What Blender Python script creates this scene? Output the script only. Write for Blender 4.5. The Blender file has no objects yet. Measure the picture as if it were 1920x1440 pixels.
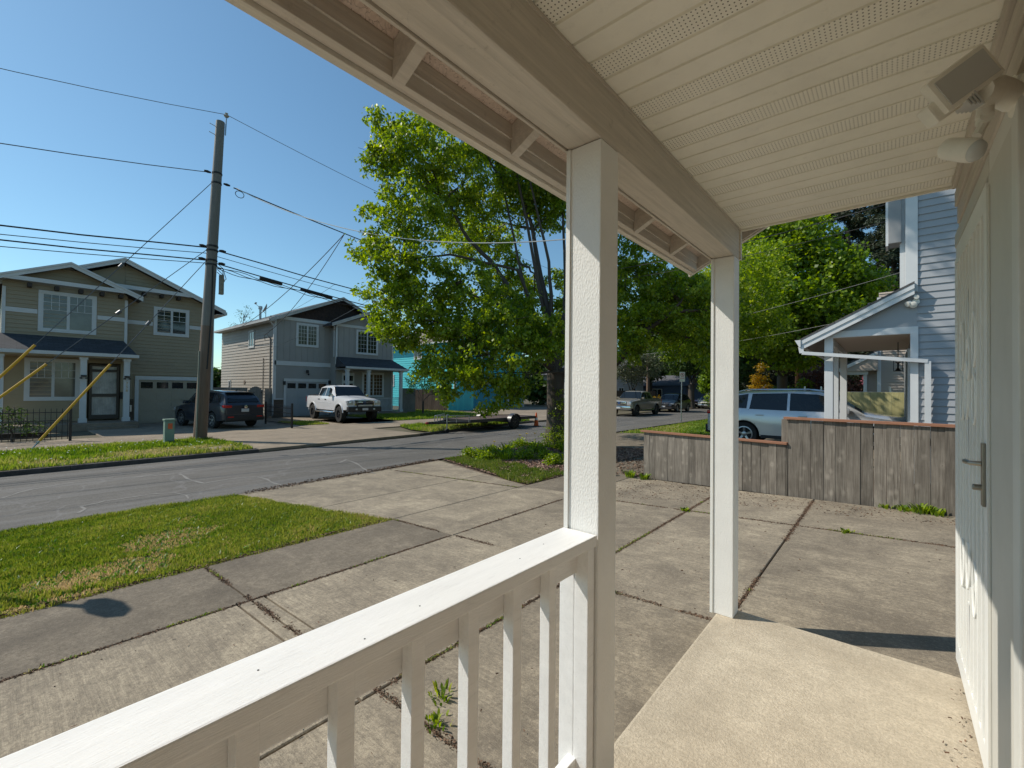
import bpy, bmesh, math, random
import numpy as np
from mathutils import Vector, Matrix
random.seed(7); RNG = np.random.default_rng(7)
S = bpy.context.scene
COL = S.collection
R = math.radians

# ------------------------------------------------------------------ camera, sky, sun, exposure
cam_d = bpy.data.cameras.new("camera"); cam = bpy.data.objects.new("camera", cam_d); COL.objects.link(cam); S.camera = cam
cam_d.sensor_width = 36.0; cam_d.lens = 831.0 / 1920.0 * 36.0; cam_d.clip_start = 0.02; cam_d.clip_end = 2000
def cam_basis(yaw, pit, rol):
    f = Vector((math.sin(yaw)*math.cos(pit), math.cos(yaw)*math.cos(pit), math.sin(pit)))
    r = Vector((math.cos(yaw), -math.sin(yaw), 0)); u = r.cross(f)
    return r*math.cos(rol)+u*math.sin(rol), -r*math.sin(rol)+u*math.cos(rol), f
r_, u_, f_ = cam_basis(R(-40.46), R(0.71), R(0.563))
m_ = Matrix((r_, u_, -f_)).transposed().to_4x4(); m_.translation = Vector((0, 0, 1.4)); cam.matrix_world = m_
S.render.resolution_x = 1024; S.render.resolution_y = 768

SUNDIR = Vector((-1.0, -0.58, 1.13)).normalized()          # towards the sun
el = math.asin(SUNDIR.z); az = math.atan2(SUNDIR.x, SUNDIR.y)
W = bpy.data.worlds.new("World"); S.world = W; W.use_nodes = True
nt = W.node_tree; nt.nodes.clear()
sky = nt.nodes.new('ShaderNodeTexSky'); sky.sky_type = 'NISHITA'; sky.sun_disc = False
sky.sun_elevation = el; sky.sun_rotation = az % (2*math.pi); sky.altitude = 0; sky.air_density = 1.0; sky.dust_density = 0.3; sky.ozone_density = 2.0
bg = nt.nodes.new('ShaderNodeBackground'); bg.inputs[1].default_value = 0.115
wo = nt.nodes.new('ShaderNodeOutputWorld')
tn = nt.nodes.new('ShaderNodeMix'); tn.data_type = 'RGBA'; tn.blend_type = 'MULTIPLY'; tn.inputs[0].default_value = 1; tn.inputs[7].default_value = (.76, .98, .97, 1)
nt.links.new(sky.outputs[0], tn.inputs[6]); nt.links.new(tn.outputs[2], bg.inputs[0]); nt.links.new(bg.outputs[0], wo.inputs[0])
sl = bpy.data.lights.new("sun", 'SUN'); sl.energy = 3.9; sl.angle = R(0.53); sl.color = (1.0, 0.93, 0.82)
so = bpy.data.objects.new("sun", sl); COL.objects.link(so); so.rotation_euler = SUNDIR.to_track_quat('Z', 'Y').to_euler(); so.location = (0, 0, 30)
S.view_settings.view_transform = 'Standard'; S.view_settings.look = 'None'; S.view_settings.exposure = 0.2; S.view_settings.gamma = 1
S.view_settings.use_curve_mapping = False
S.render.engine = 'CYCLES'
S.cycles.max_bounces = 10; S.cycles.diffuse_bounces = 7; S.cycles.transparent_max_bounces = 16

# ------------------------------------------------------------------ materials
def nodes(name):
    m = bpy.data.materials.new(name); m.use_nodes = True; t = m.node_tree
    return m, t, t.nodes['Principled BSDF']
def N(t, typ, **kw):
    n = t.nodes.new(typ)
    for k, v in kw.items():
        if k == 'ins':
            for a, b in v.items(): n.inputs[a].default_value = b
        else: setattr(n, k, v)
    return n
def L(t, a, b): t.links.new(a, b)
def pos(t, scale=(1, 1, 1), obj=False, rot=(0, 0, 0)):
    if obj: s = N(t, 'ShaderNodeTexCoord').outputs['Object']
    else: s = N(t, 'ShaderNodeNewGeometry').outputs['Position']
    mp = N(t, 'ShaderNodeMapping'); mp.inputs['Scale'].default_value = scale; mp.inputs['Rotation'].default_value = rot
    L(t, s, mp.inputs[0]); return mp.outputs[0]
def noise(t, vec, sc, det=4, rough=.55, dist=0):
    n = N(t, 'ShaderNodeTexNoise'); n.inputs['Scale'].default_value = sc; n.inputs['Detail'].default_value = det
    n.inputs['Roughness'].default_value = rough; n.inputs['Distortion'].default_value = dist
    L(t, vec, n.inputs['Vector']); return n.outputs[0]
def ramp(t, fac, stops):
    r = N(t, 'ShaderNodeValToRGB'); e = r.color_ramp.elements
    while len(e) < len(stops): e.new(0.5)
    for i, (p, c) in enumerate(stops):
        e[i].position = p; e[i].color = (c, c, c, 1) if isinstance(c, (int, float)) else (*c, 1)
    L(t, fac, r.inputs[0]); return r.outputs[0]
def mix(t, fac, a, b, mode='MIX'):
    n = N(t, 'ShaderNodeMix'); n.data_type = 'RGBA'; n.blend_type = mode
    for s, v in ((0, fac), (6, a), (7, b)):
        if hasattr(v, 'links') or hasattr(v, 'is_linked'): L(t, v, n.inputs[s])
        elif s == 0: n.inputs[0].default_value = v
        else: n.inputs[s].default_value = (v, v, v, 1) if isinstance(v, (int, float)) else (*v, 1)
    return n.outputs[2]
def math_(t, op, a, b=0.0, c=None):
    n = N(t, 'ShaderNodeMath', operation=op)
    for i, v in enumerate((a, b) if c is None else (a, b, c)):
        if hasattr(v, 'is_linked'): L(t, v, n.inputs[i])
        else: n.inputs[i].default_value = v
    return n.outputs[0]
def bump(t, b, h, strength, dist=.01):
    n = N(t, 'ShaderNodeBump'); n.inputs['Strength'].default_value = strength; n.inputs['Distance'].default_value = dist
    L(t, h, n.inputs['Height']); L(t, n.outputs[0], b.inputs['Normal']); return n
def scl(c, k): return tuple(min(1, max(0, x*k)) for x in c)
_M = {}
def mat(name, col, rough=.7, vary=.12, vs=2.5, stretch=(1, 1, 1), bmp=0, bs=80, bd=.004, metal=0, rnd=0, spec=None, dirt=0, coat=0):
    if name in _M: return _M[name]
    m, t, b = nodes(name)
    b.inputs['Roughness'].default_value = rough; b.inputs['Metallic'].default_value = metal
    if spec is not None: b.inputs['Specular IOR Level'].default_value = spec
    if coat: b.inputs['Coat Weight'].default_value = coat; b.inputs['Coat Roughness'].default_value = .05
    v = pos(t, stretch)
    n1 = noise(t, v, vs, 6, .6)
    c = mix(t, ramp(t, n1, [(.3, 0.), (.7, 1.)]), scl(col, 1-vary), scl(col, 1+vary))
    if dirt:
        d = ramp(t, noise(t, v, vs*4.3, 8, .7), [(.55, 0.), (.72, 1.)])
        c = mix(t, math_(t, 'MULTIPLY', d, dirt), c, scl(col, .45))
    if rnd:
        oi = N(t, 'ShaderNodeObjectInfo'); k = math_(t, 'MULTIPLY_ADD', oi.outputs['Random'], 2*rnd, 1-rnd)
        hs = N(t, 'ShaderNodeHueSaturation'); L(t, k, hs.inputs['Value']); L(t, c, hs.inputs['Color']); c = hs.outputs[0]
    L(t, c, b.inputs['Base Color'])
    if bmp: bump(t, b, noise(t, v, bs, 5, .6), bmp, bd)
    _M[name] = m; return m

def mat_concrete(name, col, stain, sscale=1.2, speck=.35, broom=None, streak=0.0):
    m, t, b = nodes(name); v = pos(t)
    big = noise(t, v, sscale, 8, .68, .6)
    c = mix(t, ramp(t, big, [(.36, 0.), (.66, 1.)]), stain, col)
    # water-worn streaks running down the slope
    st = noise(t, pos(t, (2.0, 11, 1), rot=(0, 0, R(12))), 1.6, 6, .7, 1.0)
    c = mix(t, math_(t, 'MULTIPLY', ramp(t, st, [(.42, 0.), (.7, 1.)]), .25+streak), c, scl(stain, .8))
    c = mix(t, math_(t, 'MULTIPLY', ramp(t, noise(t, v, 8.5, 6, .75), [(.4, 1.), (.6, 0.)]), .35), c, scl(stain, .7))
    md = noise(t, v, 42, 4, .75)
    c = mix(t, math_(t, 'MULTIPLY', ramp(t, md, [(.36, 1.), (.52, 0.)]), speck*1.1), c, scl(stain, .62))
    c = mix(t, math_(t, 'MULTIPLY', ramp(t, md, [(.55, 0.), (.68, 1.)]), speck*.5), c, scl(col, 1.3))
    f = noise(t, v, 150, 3, .7); g = noise(t, v, 420, 2, .6)
    c = mix(t, math_(t, 'MULTIPLY', ramp(t, f, [(.34, 1.), (.52, 0.)]), speck), c, scl(stain, .45))
    c = mix(t, math_(t, 'MULTIPLY', ramp(t, g, [(.6, 0.), (.72, 1.)]), speck*.9), c, scl(col, 1.5))
    oi = N(t, 'ShaderNodeObjectInfo'); hs = N(t, 'ShaderNodeHueSaturation')
    L(t, math_(t, 'MULTIPLY_ADD', oi.outputs['Random'], .16, .92), hs.inputs['Value']); L(t, c, hs.inputs['Color'])
    L(t, hs.outputs[0], b.inputs['Base Color']); b.inputs['Roughness'].default_value = .9; b.inputs['Specular IOR Level'].default_value = .3
    h = f
    if broom:
        w = noise(t, pos(t, (broom[0], broom[1], 1)), 14, 3, .6)
        c0 = mix(t, math_(t, 'MULTIPLY', ramp(t, w, [(.38, 1.), (.55, 0.)]), .34), hs.outputs[0], scl(stain, .8)); L(t, c0, b.inputs['Base Color'])
        h = math_(t, 'ADD', f, math_(t, 'MULTIPLY', w, 1.4))
    bump(t, b, h, .55, .006)
    return m
def mat_asphalt():
    m, t, b = nodes('asphalt'); v = pos(t)
    c = mix(t, ramp(t, noise(t, v, .5, 7, .65), [(.35, 0.), (.65, 1.)]), (.070, .064, .056), (.115, .105, .092))
    c = mix(t, ramp(t, noise(t, v, 110, 2, .6), [(.4, 0.), (.62, 1.)]), c, scl((.32, .31, .30), 1), 'MIX') if False else c
    sp = ramp(t, noise(t, v, 120, 3, .7), [(.52, 0.), (.68, 1.)])
    c = mix(t, math_(t, 'MULTIPLY', sp, .55), c, (.34, .32, .285))
    c = mix(t, math_(t, 'MULTIPLY', ramp(t, noise(t, v, 26, 3, .8), [(.34, 1.), (.5, 0.)]), .45), c, (.045, .04, .036)); c = mix(t, math_(t, 'MULTIPLY', ramp(t, noise(t, v, 31, 3, .8), [(.54, 0.), (.68, 1.)]), .35), c, (.24, .225, .2))
    sp2 = ramp(t, noise(t, v, 75, 3, .7), [(.3, 1.), (.45, 0.)])
    c = mix(t, math_(t, 'MULTIPLY', sp2, .6), c, (.03, .03, .03))
    # long tar-sealed seams and worn tracks
    wv = N(t, 'ShaderNodeTexVoronoi', feature='DISTANCE_TO_EDGE'); wv.inputs['Scale'].default_value = .33
    mp = N(t, 'ShaderNodeVectorMath', operation='ADD'); nz = N(t, 'ShaderNodeTexNoise'); nz.inputs['Scale'].default_value = 1.3; L(t, v, nz.inputs['Vector'])
    L(t, v, mp.inputs[0]); L(t, nz.outputs[1], mp.inputs[1]); L(t, mp.outputs[0], wv.inputs['Vector'])
    c = mix(t, math_(t, 'MULTIPLY', ramp(t, wv.outputs['Distance'], [(.0, 1.), (.012, 0.)]), .45), c, (.2, .19, .185))
    c = mix(t, math_(t, 'MULTIPLY', ramp(t, noise(t, pos(t, (3, .12, 1)), .9, 4), [(.5, 0.), (.62, 1.)]), .3), c, (.19, .185, .18))
    L(t, c, b.inputs['Base Color']); b.inputs['Roughness'].default_value = .85
    bump(t, b, noise(t, v, 130, 3, .7), .8, .008); return m
def mat_fence(name, cA, cB, knots=True, rnd=.26):
    m, t, b = nodes(name)
    oi = N(t, 'ShaderNodeObjectInfo')
    gp = N(t, 'ShaderNodeNewGeometry'); ad = N(t, 'ShaderNodeVectorMath', operation='ADD')
    cb = N(t, 'ShaderNodeCombineXYZ'); L(t, math_(t, 'MULTIPLY', oi.outputs['Random'], 37.), cb.inputs[2]); L(t, math_(t, 'MULTIPLY', oi.outputs['Random'], 11.), cb.inputs[0])
    L(t, gp.outputs['Position'], ad.inputs[0]); L(t, cb.outputs[0], ad.inputs[1])
    mp = N(t, 'ShaderNodeMapping'); mp.inputs['Scale'].default_value = (34, 34, 1.7); L(t, ad.outputs[0], mp.inputs[0])
    gr = noise(t, mp.outputs[0], 1.6, 7, .65, .4)
    c = mix(t, ramp(t, gr, [(.3, 0.), (.7, 1.)]), cA, cB)
    bl = noise(t, ad.outputs[0], 2.2, 5, .6)
    c = mix(t, ramp(t, bl, [(.35, .45), (.65, 0.)]), c, scl(cA, .7))
    if knots:
        mk = N(t, 'ShaderNodeMapping'); mk.inputs['Scale'].default_value = (9, 9, 6); dn = N(t, 'ShaderNodeTexNoise'); dn.inputs['Scale'].default_value = 14; L(t, ad.outputs[0], mk.inputs[0])
        vo = N(t, 'ShaderNodeTexVoronoi'); vo.inputs['Scale'].default_value = 1.0; L(t, mk.outputs[0], vo.inputs['Vector'])
        k = ramp(t, vo.outputs['Distance'], [(.02, 1.), (.08, 0.)]); k2 = ramp(t, vo.outputs['Distance'], [(.02, .9), (.34, 0.)])
        c = mix(t, math_(t, 'MULTIPLY', math_(t, 'MULTIPLY', math_(t, 'MULTIPLY', k2, .6), ramp(t, bl, [(.45, 0.), (.55, 1.)])), .8), c, scl(cB, 1.7)); c = mix(t, math_(t, 'MULTIPLY', math_(t, 'MULTIPLY', k, ramp(t, bl, [(.45, 0.), (.55, 1.)])), .85), c, scl(cA, .35))
    hs = N(t, 'ShaderNodeHueSaturation'); L(t, math_(t, 'MULTIPLY_ADD', oi.outputs['Random'], 2*rnd, 1-rnd), hs.inputs['Value']); L(t, c, hs.inputs['Color'])
    L(t, hs.outputs[0], b.inputs['Base Color']); b.inputs['Roughness'].default_value = .9; b.inputs['Specular IOR Level'].default_value = .2
    bump(t, b, gr, .6, .004); return m
def mat_soffit():
    m, t, b = nodes('soffit_vent_vinyl')
    g = N(t, 'ShaderNodeNewGeometry'); s = N(t, 'ShaderNodeSeparateXYZ'); L(t, g.outputs['Position'], s.inputs[0])
    fx = math_(t, 'SUBTRACT', math_(t, 'FRACT', math_(t, 'DIVIDE', s.outputs[0], .0125)), .5)
    fy = math_(t, 'SUBTRACT', math_(t, 'FRACT', math_(t, 'DIVIDE', s.outputs[1], .0145)), .5)
    d = math_(t, 'SQRT', math_(t, 'ADD', math_(t, 'MULTIPLY', fx, fx), math_(t, 'MULTIPLY', fy, fy)))
    c = mix(t, ramp(t, d, [(.14, 1.), (.20, 0.)]), (.86, .83, .73), (.10, .085, .06))
    L(t, c, b.inputs['Base Color']); b.inputs['Roughness'].default_value = .45
    return m
def mat_leaf(name, cs, trans=.35, rough=.42):
    m, t, b = nodes(name); at = N(t, 'ShaderNodeAttribute', attribute_name='tint')
    c = ramp(t, at.outputs['Fac'], [(i/(len(cs)-1), x) for i, x in enumerate(cs)])
    L(t, c, b.inputs['Base Color']); b.inputs['Roughness'].default_value = rough
    b.inputs['Specular IOR Level'].default_value = .45
    tr = N(t, 'ShaderNodeBsdfTranslucent'); hs = N(t, 'ShaderNodeHueSaturation'); hs.inputs['Value'].default_value = 2.0; hs.inputs['Saturation'].default_value = 1.1
    hs.inputs['Hue'].default_value = .49
    L(t, c, hs.inputs['Color']); L(t, hs.outputs[0], tr.inputs['Color'])
    ms = N(t, 'ShaderNodeMixShader'); ms.inputs[0].default_value = trans
    L(t, b.outputs[0], ms.inputs[1]); L(t, tr.outputs[0], ms.inputs[2]); L(t, ms.outputs[0], t.nodes['Material Output'].inputs[0])
    return m
def mat_shingle(name, col, sc=1.0, slope_axis='x'):
    m, t, b = nodes(name); g = N(t, 'ShaderNodeNewGeometry'); s = N(t, 'ShaderNodeSeparateXYZ'); L(t, g.outputs['Position'], s.inputs[0])
    cb = N(t, 'ShaderNodeCombineXYZ')
    if slope_axis == 'x': L(t, s.outputs[1], cb.inputs[0]); L(t, math_(t, 'MULTIPLY', s.outputs[0], 1.1), cb.inputs[1])
    elif slope_axis == 'y': L(t, s.outputs[0], cb.inputs[0]); L(t, math_(t, 'MULTIPLY', s.outputs[1], 1.1), cb.inputs[1])
    else: L(t, s.outputs[1], cb.inputs[0]); L(t, s.outputs[2], cb.inputs[1])
    br = N(t, 'ShaderNodeTexBrick'); br.inputs['Scale'].default_value = 1/sc; br.inputs['Brick Width'].default_value = .3; br.inputs['Row Height'].default_value = .14
    br.inputs['Mortar Size'].default_value = .008; br.inputs['Color1'].default_value = (*scl(col, 1.25), 1); br.inputs['Color2'].default_value = (*scl(col, .7), 1); br.inputs['Mortar'].default_value = (*scl(col, .3), 1)
    br.inputs['Bias'].default_value = 0
    L(t, cb.outputs[0], br.inputs['Vector'])
    c = mix(t, ramp(t, noise(t, g.outputs['Position'], 90, 3, .7), [(.35, 0.), (.65, .5)]), br.outputs[0], scl(col, 1.5))
    L(t, c, b.inputs['Base Color']); b.inputs['Roughness'].default_value = .9
    bump(t, b, br.outputs['Fac'], -.4, .01); return m

M_white = mat('white_gloss_paint', (.80, .80, .77), .38, .03, 3, bmp=.22, bs=140, bd=.003)
M_rail = mat('white_rail_paint', (.86, .86, .85), .42, .05, 4, stretch=(6, .6, 6), bmp=.45, bs=60, bd=.003, dirt=.22)
def mat_post():
    m, t, b = nodes('white_textured_post_paint'); v = pos(t, (1, 1, .42))
    vo = N(t, 'ShaderNodeTexVoronoi', feature='SMOOTH_F1'); vo.inputs['Scale'].default_value = 240; L(t, v, vo.inputs['Vector'])
    c = mix(t, ramp(t, noise(t, pos(t), 3, 6, .65), [(.3, 0.), (.7, 1.)]), (.76, .755, .73), (.84, .835, .81))
    c = mix(t, math_(t, 'MULTIPLY', ramp(t, noise(t, pos(t, (1, 1, .5)), 38, 4, .7), [(.68, 0.), (.76, 1.)]), .5), c, (.35, .32, .27))
    L(t, c, b.inputs['Base Color']); b.inputs['Roughness'].default_value = .5
    bump(t, b, vo.outputs['Distance'], .38, .003); return m
M_post = mat_post()
def mat_beam(name, col, axis=(30, 1.3, 30), bs=1.8, ped=.5):
    m, t, b = nodes(name); v = pos(t, axis); g = noise(t, v, bs, 8, .7, .5)
    c = mix(t, ramp(t, g, [(.25, 0.), (.75, 1.)]), scl(col, .70), scl(col, 1.12))
    c = mix(t, math_(t, 'MULTIPLY', ramp(t, noise(t, pos(t), 22, 8, .75), [(.60, 0.), (.68, 1.)]), ped), c, scl(col, .45))
    c = mix(t, math_(t, 'MULTIPLY', ramp(t, noise(t, pos(t), 2.3, 4), [(.4, 0.), (.7, 1.)]), .3), c, scl(col, .78))
    L(t, c, b.inputs['Base Color']); b.inputs['Roughness'].default_value = .62
    bump(t, b, g, .8, .004); return m
M_beam = mat_beam('taupe_painted_beam', (.64, .58, .50), ped=.45)
M_fasc = mat_beam('cream_weathered_fascia', (.74, .69, .60), ped=.45)
def mat_osb():
    m, t, b = nodes('painted_chipboard'); v = pos(t)
    vo = N(t, 'ShaderNodeTexVoronoi'); vo.inputs['Scale'].default_value = 26; vo.inputs['Randomness'].default_value = 1
    ns = N(t, 'ShaderNodeTexNoise'); ns.inputs['Scale'].default_value = 9; L(t, v, ns.inputs['Vector'])
    ad = N(t, 'ShaderNodeVectorMath', operation='ADD'); L(t, v, ad.inputs[0]); L(t, ns.outputs[1], ad.inputs[1]); L(t, ad.outputs[0], vo.inputs['Vector'])
    c = mix(t, ramp(t, vo.outputs['Color'], [(.1, 0.), (.9, 1.)]), (.58, .46, .38), (.70, .57, .48))
    wv = N(t, 'ShaderNodeTexWave'); wv.inputs['Scale'].default_value = 9; wv.inputs['Distortion'].default_value = 22; wv.inputs['Detail'].default_value = 4; wv.inputs['Detail Scale'].default_value = 2.2; L(t, v, wv.inputs['Vector'])
    c = mix(t, math_(t, 'MULTIPLY', ramp(t, wv.outputs['Fac'], [(.0, 1.), (.05, 0.)]), .6), c, (.16, .10, .07))
    L(t, c, b.inputs['Base Color']); b.inputs['Roughness'].default_value = .7; return m
M_osb = mat_osb()
M_soffit = mat('almond_vinyl_soffit', (.86, .83, .73), .42, .05, 6, dirt=.16)
M_soffv = mat_soffit()
M_ownwall = mat('tan_siding_own', (.40, .32, .25), .6, .08, 2)
M_gate = mat('white_steel_gate', (.80, .80, .77), .45, .05, 4, bmp=.12, bs=200, dirt=.07)
M_frame = mat('grey_white_door_frame', (.58, .57, .52), .5, .06, 3, bmp=.15, bs=120, dirt=.1)
M_trimown = mat('cream_door_trim', (.66, .66, .62), .5, .05, 3, dirt=.08)
M_fixture = mat('aged_white_plastic', (.80, .77, .69), .45, .08, 14, dirt=.12)
M_lens = mat('grey_diffuser', (.50, .50, .48), .35, .05, 3)
M_black = mat('black_metal', (.012, .012, .014), .4, .1)
M_steel = mat('galvanised_steel', (.42, .44, .45), .35, .15, 6, metal=.9)
M_brush = mat('brushed_nickel', (.33, .31, .27), .32, .1, 6, metal=.9)
M_walk = mat_concrete('sidewalk_concrete', (.285, .24, .18), (.15, .125, .095), 1.6, .5, (1, 1))
M_drive = mat_concrete('driveway_concrete', (.52, .44, .32), (.22, .185, .14), 1.5, .5, (.25, 4.5), .25)
M_porchc = mat_concrete('porch_concrete', (.70, .61, .47), (.47, .40, .30), .8, .25, (6, 6))
M_farc = mat_concrete('far_concrete', (.37, .30, .22), (.22, .18, .135), .6, .2)
M_curb = mat_concrete('curb_concrete', (.14, .125, .11), (.07, .06, .055), 2.0, .3)
M_asph = mat_asphalt()
M_dirt = mat('dark_soil', (.14, .10, .07), .95, .35, 9, bmp=.8, bs=40, bd=.02)
M_lawnb = mat('lawn_base', (.07, .085, .025), .95, .35, 5, bmp=.8, bs=60, bd=.02)
M_fence = mat_fence('weathered_cedar', (.115, .098, .080), (.31, .275, .23))
M_cap = mat_beam('red_stained_cap', (.33, .15, .085), (2, 30, 30), 2, .5)
M_yfence = mat_fence('green_treated_pine', (.46, .42, .19), (.62, .57, .30), False, .08)
M_brfence = mat_fence('brown_old_fence', (.10, .075, .06), (.19, .15, .125), False, .15)
M_grfence = mat_fence('grey_painted_fence', (.22, .21, .19), (.28, .265, .24), False, .05)
# ------------------------------------------------------------------ mesh helpers
class MB:
    def __init__(s): s.v = []; s.f = []; s.mi = []
    def add(s, vs, fs, mi=0):
        o = len(s.v); s.v += [tuple(x) for x in vs]; s.f += [tuple(i+o for i in f) for f in fs]; s.mi += [mi]*len(fs); return s
    def box(s, x0, x1, y0, y1, z0, z1, mi=0):
        return s.add([(x0,y0,z0),(x1,y0,z0),(x1,y1,z0),(x0,y1,z0),(x0,y0,z1),(x1,y0,z1),(x1,y1,z1),(x0,y1,z1)],
                     [(0,3,2,1),(4,5,6,7),(0,1,5,4),(1,2,6,5),(2,3,7,6),(3,0,4,7)], mi)
    def fr(s, O, U, Nn, u0, u1, z0, z1, n0, n1, mi=0):      # box in a wall frame: u along the wall, n outwards
        O, U, Nn = Vector(O), Vector(U), Vector(Nn); Z = Vector((0,0,1)); vs = []
        for z in (z0, z1):
            for u, n in ((u0,n0),(u1,n0),(u1,n1),(u0,n1)): vs.append(O+U*u+Nn*n+Z*z)
        return s.add(vs, [(0,3,2,1),(4,5,6,7),(0,1,5,4),(1,2,6,5),(2,3,7,6),(3,0,4,7)], mi)
    def prism(s, poly, ext, mi=0):                           # poly: list of 3-D points (planar), ext: extrusion vector
        n = len(poly); E_ = Vector(ext); a = [Vector(p) for p in poly]; b = [p+E_ for p in a]
        return s.add(a+b, [tuple(range(n))[::-1], tuple(range(n, 2*n))]+[(i,(i+1)%n,n+(i+1)%n,n+i) for i in range(n)], mi)
    def bar(s, p0, p1, w, h, up=(0,0,1), mi=0):              # rectangular bar between two points
        p0, p1 = Vector(p0), Vector(p1); d = (p1-p0).normalized(); up = Vector(up)
        if abs(d.dot(up)) > .98: up = Vector((0,1,0))
        a = d.cross(up).normalized()*(w/2); b = a.cross(d).normalized()*(h/2)
        return s.prism([p0-a-b, p0+a-b, p0+a+b, p0-a+b], p1-p0, mi)
    def tube(s, pts, rad, n=8, caps=True, mi=0):
        pts = [Vector(p) for p in pts]; k = len(pts)
        if not hasattr(rad, '__len__'): rad = [rad]*k
        vs = []; fs = []; ref = None
        for i, p in enumerate(pts):
            d = (pts[min(i+1,k-1)]-pts[max(i-1,0)])
            d = d.normalized() if d.length > 1e-9 else Vector((0,0,1))
            if ref is None: ref = Vector((1,0,0)) if abs(d.x) < .8 else Vector((0,1,0))
            a = (ref-d*ref.dot(d)).normalized(); ref = a; b = d.cross(a)
            for j in range(n):
                t = 2*math.pi*j/n; vs.append(p+(a*math.cos(t)+b*math.sin(t))*rad[i])
        for i in range(k-1):
            for j in range(n): fs.append((i*n+j, i*n+(j+1)%n, (i+1)*n+(j+1)%n, (i+1)*n+j))
        if caps: fs += [tuple(range(n))[::-1], tuple(range((k-1)*n, k*n))]
        return s.add(vs, fs, mi)
    def lathe(s, c, ax, prof, n=20, mi=0, ref=None):         # prof: list of (r, h) along axis
        c, ax = Vector(c), Vector(ax).normalized(); ref = Vector((0,0,1)) if abs(ax.z) < .9 else Vector((1,0,0))
        a = (ref-ax*ref.dot(ax)).normalized(); b = ax.cross(a); vs = []; fs = []
        for r, h in prof:
            for j in range(n):
                t = 2*math.pi*j/n; vs.append(c+ax*h+(a*math.cos(t)+b*math.sin(t))*r)
        for i in range(len(prof)-1):
            for j in range(n): fs.append((i*n+j, i*n+(j+1)%n, (i+1)*n+(j+1)%n, (i+1)*n+j))
        fs += [tuple(range(n))[::-1], tuple(range((len(prof)-1)*n, len(prof)*n))]
        return s.add(vs, fs, mi)
    def mesh(s, name, off=(0,0,0), smooth=None, bevel=0, fix=True):
        me = bpy.data.meshes.new(name); ox, oy, oz = off
        me.from_pydata([(x-ox, y-oy, z-oz) for x, y, z in s.v], [], s.f)
        me.polygons.foreach_set('material_index', s.mi)
        if fix or bevel:
            bm = bmesh.new(); bm.from_mesh(me); bmesh.ops.recalc_face_normals(bm, faces=bm.faces)
            if bevel: bmesh.ops.bevel(bm, geom=list(bm.edges), offset=bevel, segments=2, affect='EDGES', profile=.6, clamp_overlap=True)
            bm.to_mesh(me); bm.free()
        if smooth is not None:
            me.polygons.foreach_set('use_smooth', [True]*len(me.polygons)); me.set_sharp_from_angle(angle=R(smooth))
        me.update(); return me
def link(o, parent=None, loc=None):
    COL.objects.link(o)
    if parent: o.parent = parent
    if loc is not None: o.location = loc
    return o
def root_loc(o):
    while o.parent: o = o.parent
    return Vector(o.location)
def thing(name, label, cat, loc=(0,0,0), rz=0, group=None):
    o = bpy.data.objects.new(name, None); o.empty_display_size = .2; link(o); o.location = loc; o.rotation_euler = (0,0,rz)
    o['label'] = label; o['category'] = cat
    if group: o['group'] = group
    return o
def part(name, mb, m, parent, smooth=None, bevel=0, local=False, label=None, stuff=False):
    off = (0,0,0) if local else tuple(root_loc(parent))
    me = mb.mesh(name, off, smooth, bevel) if isinstance(mb, MB) else mb
    for x in (m if isinstance(m, (list, tuple)) else [m]):
        if len(me.materials) == 0 or isinstance(m, (list, tuple)): me.materials.append(x)
    o = bpy.data.objects.new(name, me); link(o, parent)
    if label: o['label'] = label
    if stuff: o['kind'] = 'stuff'
    return o
def inst(name, me, parent, loc, rot=(0,0,0), scale=(1,1,1)):  # piece sharing mesh data; loc in world, parent unrotated
    o = bpy.data.objects.new(name, me); link(o, parent); o.location = Vector(loc)-(root_loc(parent) if parent else Vector()); o.rotation_euler = rot; o.scale = scale; return o
def single(name, mb, m, label, cat, group=None, smooth=None, bevel=0, loc=(0,0,0)):
    me = mb.mesh(name, loc, smooth, bevel) if isinstance(mb, MB) else mb
    if len(me.materials) == 0: me.materials.append(m)
    o = bpy.data.objects.new(name, me); link(o); o.location = loc; o['label'] = label; o['category'] = cat
    if group: o['group'] = group
    return o
def struct(name, mb, m, smooth=None, label=None):
    me = mb.mesh(name, smooth=smooth); me.materials.append(m); o = bpy.data.objects.new(name, me); link(o); o['kind'] = 'structure'
    if label: o['label'] = label
    return o
def stuff(name, me, m, label, parent=None, cat=None):
    me.materials.append(m); o = bpy.data.objects.new(name, me); link(o, parent); o['kind'] = 'stuff'
    if label and not parent: o['label'] = label
    if cat and not parent: o['category'] = cat
    return o
def copy_tree(o, parent=None):
    c = o.copy(); COL.objects.link(c)
    if parent: c.parent = parent
    for ch in [x for x in bpy.data.objects if x.parent == o]: copy_tree(ch, c)
    return c
def mesh_np(name, V, F, tint=None):                          # V (n,3), F (m,k) all same size
    me = bpy.data.meshes.new(name); n, (m, k) = len(V), F.shape
    me.vertices.add(n); me.vertices.foreach_set('co', V.astype(np.float32).ravel())
    me.loops.add(m*k); me.loops.foreach_set('vertex_index', F.astype(np.int32).ravel())
    me.polygons.add(m); me.polygons.foreach_set('loop_start', np.arange(0, m*k, k, dtype=np.int32)); me.polygons.foreach_set('loop_total', np.full(m, k, dtype=np.int32))
    if tint is not None:
        a = me.attributes.new('tint', 'FLOAT', 'POINT'); a.data.foreach_set('value', tint.astype(np.float32))
    me.update(calc_edges=True); return me

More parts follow.
